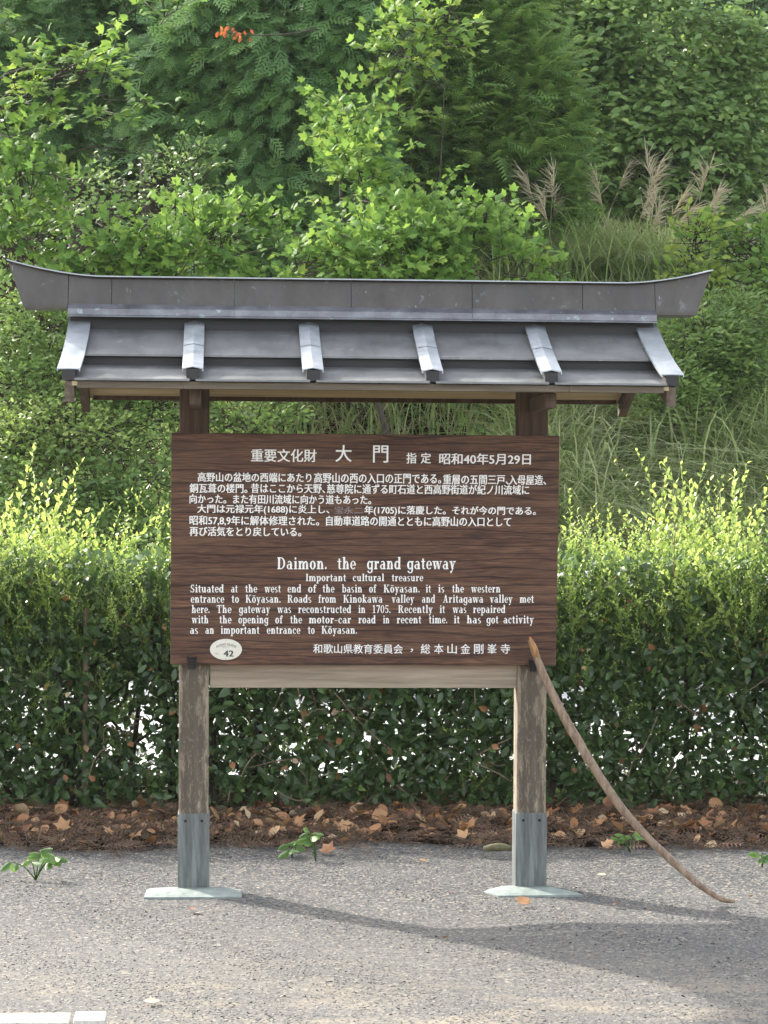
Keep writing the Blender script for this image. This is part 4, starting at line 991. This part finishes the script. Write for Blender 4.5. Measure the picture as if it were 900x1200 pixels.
# seedlings
def weed(px, py, h, lab, nst=4, lf=.07, spread=.09, seed=0, Yof=0):
    r = np.random.default_rng(seed); g_ = ground_at(px, py, .02); root = empty('weed_seedling', (g_[0], g_[1]+Yof, .0), lab, 'plant')
    for s_ in range(nst):
        an = r.uniform(0, 6.28); tip = np.array([g_[0]+math.cos(an)*spread*r.uniform(.4, 1), g_[1]+math.sin(an)*spread*.6, h*r.uniform(.55, 1)])
        pth = bez((g_[0], g_[1], .0), tip, (0, 0, .02), 5); V, F, _ = tube_np(pth, np.linspace(.003, .0015, 5), 4)
        mesh_obj('stem', from_np('stem', V, F, M['weed_leaf'], np.full(len(V), .2)), root)
        for k in range(3):
            base = pth[-1] if k < 2 else pth[3]; a2 = an + (k-1)*1.5 + r.normal(0, .3)
            V, F, T = scatter(curled(seed*7+k, .27, -.16)[0], curled(1)[1], base[None], np.array([[math.cos(a2), math.sin(a2)*.7-.2, r.uniform(-.9, .25)]]), np.array([[r.normal(0, .3), -.8, .8]]), np.array([lf*r.uniform(.7, 1.15)]), np.array([r.uniform(.2, .9)]))
            mesh_obj('leaf', from_np('leaf', V, F, M['weed_leaf'], T), root)
weed(42, 1026, .13, 'leafy green seedling growing from the gravel at the left edge', 7, .062, .11, 1)
weed(370, 1004, .14, 'bright green seedling with one large leaf between the posts', 4, .062, .045, 2)
weed(342, 1000, .07, 'small low seedling left of the taller one between the posts', 3, .06, .05, 3)
weed(738, 994, .08, 'small bright seedling at the litter edge behind the stick', 4, .05, .06, 4)
weed(893, 1012, .08, 'yellow green seedling at the right edge of the litter', 3, .06, .06, 5)

# ------------------------------------------------------------------ the bank: trees, shrubs, grasses
def ell(px, py, rx, ry, Y, dep=None):
    c = at(px, py, Y); k = mpp(Y); return (c, np.array([rx*k, dep if dep else max(rx, ry)*k*.6, ry*k]))
def crown(ells, twigs, per, tmpl, size, droop=0.0, face=.5, seed=0, gap=-.25, twig=.35, flat=.6, tmean=.45, twigside=.1, up=.6, lat=1.0):
    r = np.random.default_rng(seed); ws = np.array([(e[1][0]*e[1][2]) for e in ells]); ws = ws/ws.sum()
    idx = r.choice(len(ells), int(twigs*1.7), p=ws); C = np.array([ells[i][0] for i in idx]); Rr = np.array([ells[i][1] for i in idx])
    d = norm(r.normal(size=(len(idx), 3))); d[:, 1] = np.where(r.random(len(idx)) < .6, -np.abs(d[:, 1]), d[:, 1])
    rad = r.random(len(idx))**.30
    B = C + d*Rr*rad[:, None]
    k = vnoise(B, 1.9, seed*1.7) + r.normal(0, .18, len(B)); B = B[k > gap]; d = d[k > gap]
    B = B[:twigs]; d = d[:twigs]; nt_ = len(B)
    hz = B[:, 2] - (hill(B[:, 0], B[:, 1])+.05); ok = hz > 0; B = B[ok]; d = d[ok]; nt_ = len(B)
    D = norm(d*[1, lat, .5] + r.normal(0, .45, (nt_, 3)) + [0, -face*.5, .25-droop])
    S = norm(np.cross(D, np.array([[0, 0, 1.]]) + r.normal(0, .2, (nt_, 3))))
    L = twig*r.uniform(.5, 1.2, nt_)
    t = (np.arange(per)+.5)/per
    P_ = B[:, None] + D[:, None]*(t[None, :, None]*L[:, None, None]); P_[..., 2] -= droop*.5*(t[None]**2)*L[:, None]
    sgn = np.where(np.arange(per) % 2 == 0, 1, -1)[None, :, None]
    side = S[:, None]*sgn
    A = D[:, None]*.75 + side*.8 + r.normal(0, .25, (nt_, per, 3)); A[..., 2] -= droop*.9
    P_ = P_ + side*twigside*L[:, None, None]*r.uniform(.2, 1, (nt_, per, 1)) + r.normal(0, .02, P_.shape)
    Nn = np.array([0, -face, up]) + r.normal(0, flat*.6, (nt_, per, 3))
    tn = np.clip(tmean + r.normal(0, .13, (nt_, 1)) + r.normal(0, .09, (nt_, per)), 0, 1)
    sz_ = size*r.uniform(.65, 1.25, (nt_, per))
    res = scatter(tmpl[0], tmpl[1], P_.reshape(-1, 3), A.reshape(-1, 3), Nn.reshape(-1, 3), sz_.ravel(), tn.ravel())
    return res, B, D, L
def plant(name, label, cat, ells, base, mat, twigs, per, tmpl, size, trunk=.1, limbs=12, tilt=None, seed=0, group=None, **kw):
    """base=(px,Y) gives the foot on the slope"""
    bxp = at(base[0], 400, base[1]); foot = np.array([bxp[0], base[1], float(hill(bxp[0], base[1]))-.1])
    root = empty(name, tuple(foot), label, cat, group)
    (V, F, T), B, D, L = crown(ells, twigs, per, tmpl, size, seed=seed, **kw)
    o = mesh_obj('crown' if 'tree' in name else 'foliage', from_np('crown', V, F, mat, T), root); props(o, kind='stuff')
    r = np.random.default_rng(seed+50)
    top = max(ells, key=lambda e: e[0][2]+e[1][2]*.5); tp = top[0]+np.array([0, 0, top[1][2]*.55])
    path = bez(foot, tp, r.normal(0, .12, 3)*[1, .5, 0], 10)
    V, F, _ = tube_np(path, np.linspace(trunk, trunk*.2, 10), 9, .07)
    mesh_obj('trunk' if 'tree' in name else 'stem', from_np('trunk', V, F, M['bark'], smooth=True), root)
    lim = []
    sel = r.choice(len(B), min(limbs, len(B)), replace=False)
    for i in sel:
        tgt = B[i]; k = int(np.clip(np.argmin(np.abs(path[:, 2]-(tgt[2]-.35*np.linalg.norm(tgt[:2]-path[5, :2])))), 1, 9))
        lim.append(tube_np(bez(path[k], tgt, r.normal(0, .08, 3)+[0, 0, .12], 6), np.linspace(trunk*.28, .008, 6), 5))
    for i in r.choice(len(B), min(len(B), 260), replace=False):
        lim.append(tube_np(np.stack([B[i]-D[i]*.25, B[i]+D[i]*L[i]*.5, B[i]+D[i]*L[i]]), [.007, .004, .002], 3))
    V, F, T = merge(lim); o = mesh_obj('branches', from_np('branches', V, F, M['bark'], T), root); props(o, kind='stuff')
    return root

# far background wood
for i, (px, py, rx, ry, Yb, sd) in enumerate(((890, 60, 110, 150, 30, 11), (700, -40, 170, 120, 31, 12), (430, -30, 170, 140, 29, 13), (120, -40, 200, 120, 28, 14), (-80, 200, 130, 220, 27, 15), (1010, 260, 120, 220, 29, 16), (150, 190, 150, 110, 23, 17), (640, 200, 150, 110, 25, 18))):
    plant('forest_tree', ('dark forest tree at the top right edge of the picture', 'dark forest tree behind the crown of the large broadleaved tree', 'dark forest tree behind the fir and the cypress', 'dark forest tree behind the maple branches on the left', 'dark forest tree at the far left edge', 'dark forest tree at the far right edge', 'dark low forest tree filling the gap behind the cedar trunk', 'dark forest tree behind the silver grass plumes')[i], 'tree',
          [ell(px, py, rx, ry, Yb), ell(px+30, py+ry*.7, rx*.8, ry*.7, Yb)], (px, Yb), M['cypress_leaf'], 2600, 4, TO, .13, trunk=.2, seed=sd, face=.5, tmean=.35, gap=-.5, twig=.4)
# cypress, dark, drooping sprays
plant('cypress_tree', 'tall dark green cypress with drooping sprays, left of the centre', 'tree',
      [ell(330, 60, 105, 120, 17.5), ell(345, 190, 85, 110, 17.2), ell(250, 90, 70, 100, 17.8), ell(390, 20, 70, 80, 17.5), ell(300, 270, 80, 60, 17)], (330, 18), M['cypress_leaf'], 1900, 5, TC, .30, trunk=.2, seed=21, droop=.55, face=.5, lat=.4, gap=-.08, twig=.5, limbs=20, tmean=.72)
plant('cypress_tree', 'cypress with bluish green sprays at the top left, beyond the maple twigs', 'tree',
      [ell(60, 40, 110, 80, 19.0), ell(180, 60, 60, 90, 19.0), ell(20, 130, 60, 60, 19.2)], (110, 19.5), M['cypress_leaf'], 1100, 5, TC, .28, trunk=.2, seed=22, droop=.4, face=.5, lat=.4, gap=-.05, twig=.45, limbs=20, tmean=.6)
# bare trunk in the gap
f_ = at(176, 300, 18.6); foot = np.array([f_[0], 18.6, float(hill(f_[0], 18.6))-.1]); root = empty('cedar_tree', tuple(foot), 'brown cedar trunk standing in the dark gap on the left', 'tree')
V, F, _ = tube_np(bez(foot, foot+[.05, 0, 7.5], (.04, 0, 0), 12), np.linspace(.17, .12, 12), 12, .05); mesh_obj('trunk', from_np('trunk', V, F, M['bark'], smooth=True), root)
lim = []
for k in range(46):
    z_ = rng.uniform(.6, 6.5); an = rng.uniform(3.0, 6.5); q0 = foot+[0, 0, z_]; lim.append(tube_np(bez(q0, q0+np.array([math.cos(an)*rng.uniform(.5, 1.6), math.sin(an)*.9, rng.uniform(-.5, .5)]), rng.normal(0, .1, 3), 6), np.linspace(.016, .004, 6), 4))
V, F, T = merge(lim); props(mesh_obj('branches', from_np('branches', V, F, M['bark'], T), root), kind='stuff')
# maple branches upper left
plant('maple_tree', 'young maple reaching bright green leafy branches in at the upper left', 'tree',
      [ell(175, 10, 62, 24, 14.2, .5), ell(85, 85, 70, 26, 14.0, .5), ell(120, 115, 36, 34, 13.8, .4), ell(25, 120, 45, 14, 14.0, .4), ell(-45, -30, 40, 60, 14.5)], (-35, 14.6), M['maple_leaf'], 85, 9, TL, .105, trunk=.05, seed=31, face=.45, gap=-.9, twig=.42, limbs=7, tmean=.66, droop=.1, up=1.0)
plant('maple_shrub', 'light green maple sapling at the left edge above the roof end', 'shrub',
      [ell(15, 165, 42, 24, 13.8, .4), ell(20, 220, 50, 30, 13.6, .5), ell(75, 215, 30, 22, 13.8, .4), ell(20, 295, 55, 40, 13.6, .5)], (20, 14.2), M['maple_leaf'], 105, 9, TL, .10, trunk=.03, seed=32, face=.6, gap=-.2, twig=.40, tmean=.42)
plant('maple_shrub', 'leafy maple sapling just above the left half of the ridge', 'shrub',
      [ell(160, 300, 85, 30, 13.4, .5), ell(215, 275, 75, 35, 13.6, .5), ell(270, 275, 60, 35, 14.2, .5), ell(330, 310, 70, 26, 13.2, .4), ell(130, 340, 80, 30, 13.4, .4)], (220, 14.2), M['maple_leaf'], 290, 9, TL, .092, trunk=.03, seed=33, face=.6, gap=.0, twig=.40, tmean=.5)
plant('maple_shrub', 'large yellow green maple sapling above the middle of the ridge', 'shrub',
      [ell(440, 305, 90, 42, 13.2, .6), ell(520, 285, 80, 40, 13.6, .6), ell(430, 215, 45, 60, 14.2, .5), ell(480, 235, 40, 35, 14, .4), ell(575, 315, 60, 30, 13.2, .5), ell(395, 150, 20, 40, 15, .4), ell(400, 340, 110, 25, 13.2, .4)], (480, 14.2), M['maple_leaf'], 600, 9, TL, .088, trunk=.04, seed=34, face=.55, gap=-.12, twig=.42, tmean=.58)
plant('maple_shrub', 'slender maple sprig with pale yellow leaves rising between cypress and fir', 'shrub',
      [ell(470, 60, 38, 50, 15.5, .4), ell(462, 115, 22, 35, 15.5, .4), ell(520, 25, 32, 40, 15.5, .4), ell(405, 165, 22, 30, 15.3, .3)], (470, 15.6), M['maple_leaf'], 95, 6, TL, .10, trunk=.013, seed=35, face=.5, gap=-.8, twig=.3, tmean=.75)
plant('leafy_shrub', 'thin greyish green shrub in the dark gap beside the cedar trunk', 'shrub',
      [ell(120, 235, 60, 45, 15.6, .6), ell(215, 215, 50, 50, 15.8, .6)], (150, 16), M['broad_leaf'], 150, 7, TO, .07, trunk=.02, seed=36, face=.6, gap=-.05, twig=.3, tmean=.35, limbs=20)
# fir with feathery branches
plant('fir_tree', 'feathery mid green fir in the upper middle', 'tree',
      [ell(555, 190, 100, 90, 18.5), ell(545, 90, 90, 90, 18.8), ell(530, 10, 80, 80, 19), ell(600, 150, 60, 90, 18.6), ell(600, 240, 55, 60, 18.2)], (555, 19.5), M['fir_leaf'], 1900, 6, TF, .34, trunk=.16, seed=41, droop=.04, face=.25, lat=.35, gap=-.5, twig=.6, limbs=30, flat=.35, tmean=.68, up=.8)
# broadleaved tree on the right
plant('broadleaf_tree', 'large broadleaved tree with layered drooping branches at the upper right', 'tree',
      [ell(760, 60, 125, 90, 20), ell(690, 120, 60, 100, 20.3), ell(800, 170, 110, 80, 19.6), ell(850, 110, 60, 80, 20), ell(740, 230, 80, 60, 19.8), ell(830, 270, 90, 60, 19.4), ell(660, 20, 60, 60, 20.3)], (790, 21), M['broad_leaf'], 4200, 5, TO, .125, trunk=.17, seed=51, droop=.25, face=.6, gap=-.42, twig=.4, limbs=30, tmean=.5)
plant('broadleaf_shrub', 'broadleaved shrub at the right edge level with the ridge', 'shrub',
      [ell(885, 300, 50, 30, 16.8), ell(930, 330, 50, 40, 16)], (900, 17), M['maple_leaf'], 190, 6, TO, .10, trunk=.04, seed=52, face=.6, gap=-.5, twig=.3, tmean=.45)
# shrubs left of the roof
plant('leafy_shrub', 'small leaved green shrub on the bank left of the roof', 'shrub',
      [ell(40, 400, 80, 50, 13.0, .5), ell(90, 450, 80, 50, 12.8, .5), ell(20, 460, 70, 50, 12.8, .5), ell(150, 480, 60, 40, 12.8, .4), ell(60, 370, 60, 40, 13.3, .4)], (60, 13.3), M['shrub_leaf'], 1500, 6, TO, .055, trunk=.03, seed=61, face=.6, gap=-.6, twig=.22, tmean=.42)
plant('leafy_shrub', 'yellow tinged low shrub on the bank under the left roof end', 'shrub',
      [ell(60, 500, 80, 24, 12.3, .4), ell(120, 515, 60, 25, 12.2, .4), ell(20, 530, 60, 40, 12.2, .4)], (70, 12.4), M['shrub_leaf'], 600, 6, TO, .05, trunk=.02, seed=62, face=.5, gap=-.7, twig=.2, tmean=.72)
plant('leafy_shrub', 'low green shrub behind the hedge tips at the left', 'shrub',
      [ell(60, 580, 110, 50, 12.0, .4), ell(160, 560, 70, 50, 12.1, .4), ell(10, 620, 80, 50, 11.8, .4), ell(130, 620, 90, 40, 11.9, .4)], (90, 12.2), M['shrub_leaf'], 900, 6, TO, .065, trunk=.02, seed=63, face=.6, gap=-.4, twig=.22, tmean=.35)
plant('leafy_shrub', 'green shrub on the bank seen under the roof beside the left post', 'shrub',
      [ell(180, 500, 60, 50, 12.9, .4), ell(290, 490, 60, 26, 13.0, .4), ell(130, 430, 60, 40, 13.5, .4)], (200, 13.2), M['shrub_leaf'], 500, 6, TO, .07, trunk=.02, seed=64, face=.6, gap=-.4, twig=.25, tmean=.45)
# right of the roof
plant('leafy_shrub', 'fine leaved bush on the bank right of the roof end', 'shrub',
      [ell(815, 410, 55, 48, 15.2, .6), ell(850, 385, 50, 40, 15.5, .5), ell(790, 460, 40, 40, 14.8, .4), ell(860, 440, 40, 40, 15.2, .4)], (820, 15.6), M['shrub_leaf'], 1500, 6, TS, .075, trunk=.03, seed=65, face=.6, gap=-.6, twig=.24, tmean=.4)
plant('leafy_shrub', 'upright shrub with yellow leaves just beyond the right ridge tip', 'shrub',
      [ell(815, 290, 24, 40, 16.4, .3), ell(800, 335, 40, 16, 16.4, .3), ell(850, 335, 35, 16, 16.4, .3), ell(822, 375, 30, 26, 16.3, .3)], (815, 16.6), M['maple_leaf'], 120, 6, TO, .10, trunk=.015, seed=66, face=.6, gap=-.9, twig=.24, tmean=.82)
plant('leafy_shrub', 'ivy like ground shrub between the grass tufts behind the left half of the ridge', 'shrub',
      [ell(560, 380, 70, 30, 15.0, .5), ell(350, 400, 160, 50, 14.4, .5)], (400, 15.2), M['shrub_leaf'], 700, 5, TO, .08, trunk=.02, seed=68, face=.6, gap=-.5, twig=.25, tmean=.4)

# grasses
def blades(P_, L, wd, lean, seed, tmean=.45, ts=.2, seg=5, dirbias=(0, -.3)):
    r = np.random.default_rng(seed); n = len(P_); an = r.uniform(0, 6.28, n)
    H = np.stack([np.cos(an)+dirbias[0], np.sin(an)*.7+dirbias[1]], 1); H = H/np.linalg.norm(H, axis=1, keepdims=True)
    l_ = L*r.uniform(.55, 1.15, n); le = lean*r.uniform(.3, 1.5, n)
    t = np.linspace(0, 1, seg+1); W = np.stack([-H[:, 1], H[:, 0]], 1)
    V = np.zeros((n, seg+1, 2, 3))
    for k, tk in enumerate(t):
        hor = l_*le*(tk**1.8); ver = l_*(tk - .55*np.minimum(le, 1.4)*tk**2.6)
        c = P_ + np.stack([H[:, 0]*hor, H[:, 1]*hor, ver], 1)
        ww = (wd*r.uniform(.7, 1.3, n) if k == 0 else ww0)*1.0
        if k == 0: ww0 = ww
        hw = ww0*(1-tk**2)*.5 + .0004
        V[:, k, 0, :2] = c[:, :2]-W*hw[:, None]; V[:, k, 1, :2] = c[:, :2]+W*hw[:, None]; V[:, k, 0, 2] = c[:, 2]; V[:, k, 1, 2] = c[:, 2]+hw*.4
    b = (np.arange(n)*(seg+1)*2)[:, None]; F = []
    for k in range(seg):
        i = k*2; F.append(np.concatenate([b+i, b+i+1, b+i+3], 1)); F.append(np.concatenate([b+i, b+i+3, b+i+2], 1))
    T = np.repeat(np.clip(r.normal(tmean, ts, n), 0, 1), (seg+1)*2)
    return V.reshape(-1, 3), np.concatenate(F), T
def slope_pts(n, px0, px1, Y0, Y1, clump=.0, seed=0):
    r = np.random.default_rng(seed); Yv = r.uniform(Y0, Y1, n); pxv = r.uniform(px0, px1, n)
    X = CAM[0] + (Yv-CAM[1])*(math.tan(YAW) + (pxv-450)/FPX)
    if clump:
        k = vnoise(np.stack([X, Yv, X*0], 1), clump, seed) ; ok = k + r.normal(0, .25, n) > -.1; X, Yv = X[ok], Yv[ok]
    return np.stack([X, Yv, hill(X, Yv)-.05], 1)
gr = merge([blades(slope_pts(7500, 180, 960, 12.0, 15.8, 1.6, 1), .75, .016, .75, 1, .42),
      blades(slope_pts(9500, 600, 1000, 12.6, 17.5, 1.0, 2), 1.15, .019, 1.0, 2, .72), blades(slope_pts(2600, 640, 1000, 12.3, 15.0, 1.3, 14), 1.2, .018, 1.35, 14, .85), blades(slope_pts(4200, 610, 800, 16.0, 19.2, 0, 12), 1.25, .019, 1.0, 12, .75),
      blades(slope_pts(2500, -80, 300, 11.9, 14.5, 1.2, 3), .7, .016, .7, 3, .35)])
o = mesh_obj('bank_grass', from_np('bank_grass', gr[0], gr[1], M['grass'], gr[2])); props(o, 'tall arching green grass covering the bank behind the hedge', 'grass', kind='stuff')
dg_ = merge([blades(slope_pts(5200, 230, 960, 12.0, 16.5, 2.2, 5), .75, .012, 1.2, 5, .55, dirbias=(.3, -.4)), blades(slope_pts(2600, 600, 960, 11.9, 13.6, 2.2, 6), .6, .013, 1.6, 6, .6, dirbias=(.6, -.4)), blades(slope_pts(1500, 820, 960, 15, 18.5, 0, 7), .8, .012, 1.1, 7, .6, dirbias=(.8, -.3))])
o = mesh_obj('dry_grass', from_np('dry_grass', dg_[0], dg_[1], M['dry_grass'], dg_[2])); props(o, 'dead straw coloured grass lying among the green grass of the bank', 'grass', kind='stuff')
# broad ground cover that hides bare soil
n = 16000; Pg = slope_pts(n, -120, 1050, 11.8, 26, 1.1, 9); n = len(Pg); Pg[:, 2] += rng.uniform(.05, .45, n)
V, F, T = scatter(TO[0], TO[1], Pg, norm(rng.normal(0, 1, (n, 3))+[0, -.3, 0]), rng.normal(0, .5, (n, 3))+[0, -.5, .8], rng.uniform(.06, .13, n), np.clip(rng.normal(.35, .2, n), 0, 1))
o = mesh_obj('ground_cover', from_np('ground_cover', V, F, M['broad_leaf'], T)); props(o, 'low leafy undergrowth on the slope under the trees', 'undergrowth', kind='stuff')

def pampas(px, Yb, lab, nb, L, plumes, seed, spread=.3, plen=.45):
    r = np.random.default_rng(seed); c = at(px, 400, Yb); foot = np.array([c[0], Yb, float(hill(c[0], Yb))-.05]); root = empty('silver_grass', tuple(foot), lab, 'grass clump', 'silver grass clumps on the bank')
    P_ = foot + np.stack([r.normal(0, spread, nb), r.normal(0, spread*.7, nb), np.zeros(nb)], 1)
    V, F, T = blades(P_, L, .018, .7, seed, .5); mesh_obj('blades', from_np('blades', V, F, M['grass'], T), root)['kind'] = 'stuff'
    for k in range(plumes):
        q0 = foot + [r.normal(0, spread), r.normal(0, spread*.6), 0]; q1 = q0 + [r.normal(.15, .5), r.normal(-.1, .25), L*r.uniform(.6, 1.2)]
        pth = bez(q0, q1, (0, 0, .05), 7); V, F, _ = tube_np(pth, np.linspace(.006, .002, 7), 4)
        st_ = mesh_obj('stalk', from_np('stalk', V, F, M['plume'], np.full(len(V), .3)), root)
        nh = 42; tt = r.random(nh); dirr = norm(pth[-1]-pth[-2]); hp = q1 + dirr[None]*(tt[:, None]*plen*.7-.1)
        sd = r.normal(0, .45, (nh, 3)) + [.45*r.choice([-1, 1, 1]), -.1, 0]; A = norm(dirr[None]*1.0+sd+np.stack([tt*0, tt*0, -.5*np.ones(nh)], 1)*r.random((nh, 1)))
        fv_, ff_ = np.array([(-.5, 0, 0), (.5, 0, 0), (.35, .6, -.05), (-.35, .6, -.05), (0, 1, -.15)]), np.array([(0, 1, 2), (0, 2, 3), (3, 2, 4)])
        V, F, T = scatter(fv_, ff_, hp, A, np.array([[0, -1, .5]])+r.normal(0, .3, (nh, 3)), np.stack([np.full(nh, .008), r.uniform(.12, .30, nh), r.uniform(.1, .2, nh)], 1), np.clip(r.normal(.5, .2, nh), 0, 1))
        mesh_obj('plume', from_np('plume', V, F, M['plume'], T), root)
pampas(655, 17.6, 'silver grass clump directly right of the maple sapling above the ridge', 420, 1.2, 4, 71, .4)
pampas(700, 18.0, 'silver grass clump with most pinkish plumes, between fir and broadleaved tree', 420, 1.2, 11, 72, .6, .5)
pampas(745, 17.7, 'silver grass clump with tall plumes left of the yellow leaved shrub', 380, 1.1, 8, 73, .5, .45)
pampas(885, 16.2, 'silver grass clump with buff plumes at the right edge', 260, 1.05, 11, 74, .4, .5)
pampas(180, 12.4, 'grass clump with broad pale blades left of the left post', 120, .95, 0, 75, .15)
pampas(860, 15.0, 'silver grass clump with long arching pale blades below the right edge plumes', 320, 1.1, 0, 76, .6)

# dark rock and stump on the slope
def rock(px, py, Yr, rx, rz, lab, seed):
    r = np.random.default_rng(seed); c = at(px, py, Yr); bm = bmesh.new(); bmesh.ops.create_icosphere(bm, subdivisions=3, radius=1)
    for v_ in bm.verts:
        p = np.array(v_.co); k = 1+.16*math.sin(p[0]*3+seed)+.12*math.sin(p[2]*5+p[1]*4+seed); v_.co = Vector((p[0]*rx*k+c[0], p[1]*rx*.7*k+c[1], p[2]*rz*k+c[2]))
    props(mesh_obj('rock', bm_mesh('rock', bm, M['rock'], True)), lab, 'rock')
# red leaved sprig
f_ = at(275, 36, 15.8); r = np.random.default_rng(5); n = 17; Pq = f_ + np.stack([r.normal(0, .10, n), r.normal(0, .03, n), r.normal(0, .035, n)], 1)
root = empty('red_sprig', tuple(f_), 'hanging sprig of orange red leaves high in front of the cypress', 'branch')
V, F, T = scatter(TO[0], TO[1], Pq, r.normal(0, 1, (n, 3))+[0, 0, -.6], r.normal(0, .5, (n, 3))+[0, -1, .3], r.uniform(.05, .09, n), r.random(n)); mesh_obj('leaves', from_np('leaves', V, F, M['red_leaf'], T), root)['kind'] = 'stuff'
V, F, _ = tube_np(bez(f_+[-.12, 0, -.02], f_+[.9, .6, .15], (0, 0, -.05), 6), np.linspace(.004, .01, 6), 4); mesh_obj('twig', from_np('twig', V, F, M['bark']), root)

# ------------------------------------------------------------------ thin haze in the air
bm = bmesh.new(); box_bm(bm, -141, 141, -141, 141, -1.1, 22.5)
hz = mesh_obj('haze', bm_mesh('haze', bm)); props(hz, kind='stuff')
m = bpy.data.materials.new('haze'); m.use_nodes = True; nt = m.node_tree; nt.nodes.clear()
out = nt.nodes.new('ShaderNodeOutputMaterial'); pv = nt.nodes.new('ShaderNodeVolumePrincipled')
pv.inputs['Color'].default_value = (.93, .96, 1, 1); pv.inputs['Density'].default_value = .0003
nt.links.new(pv.outputs[0], out.inputs['Volume']); hz.data.materials.append(m)
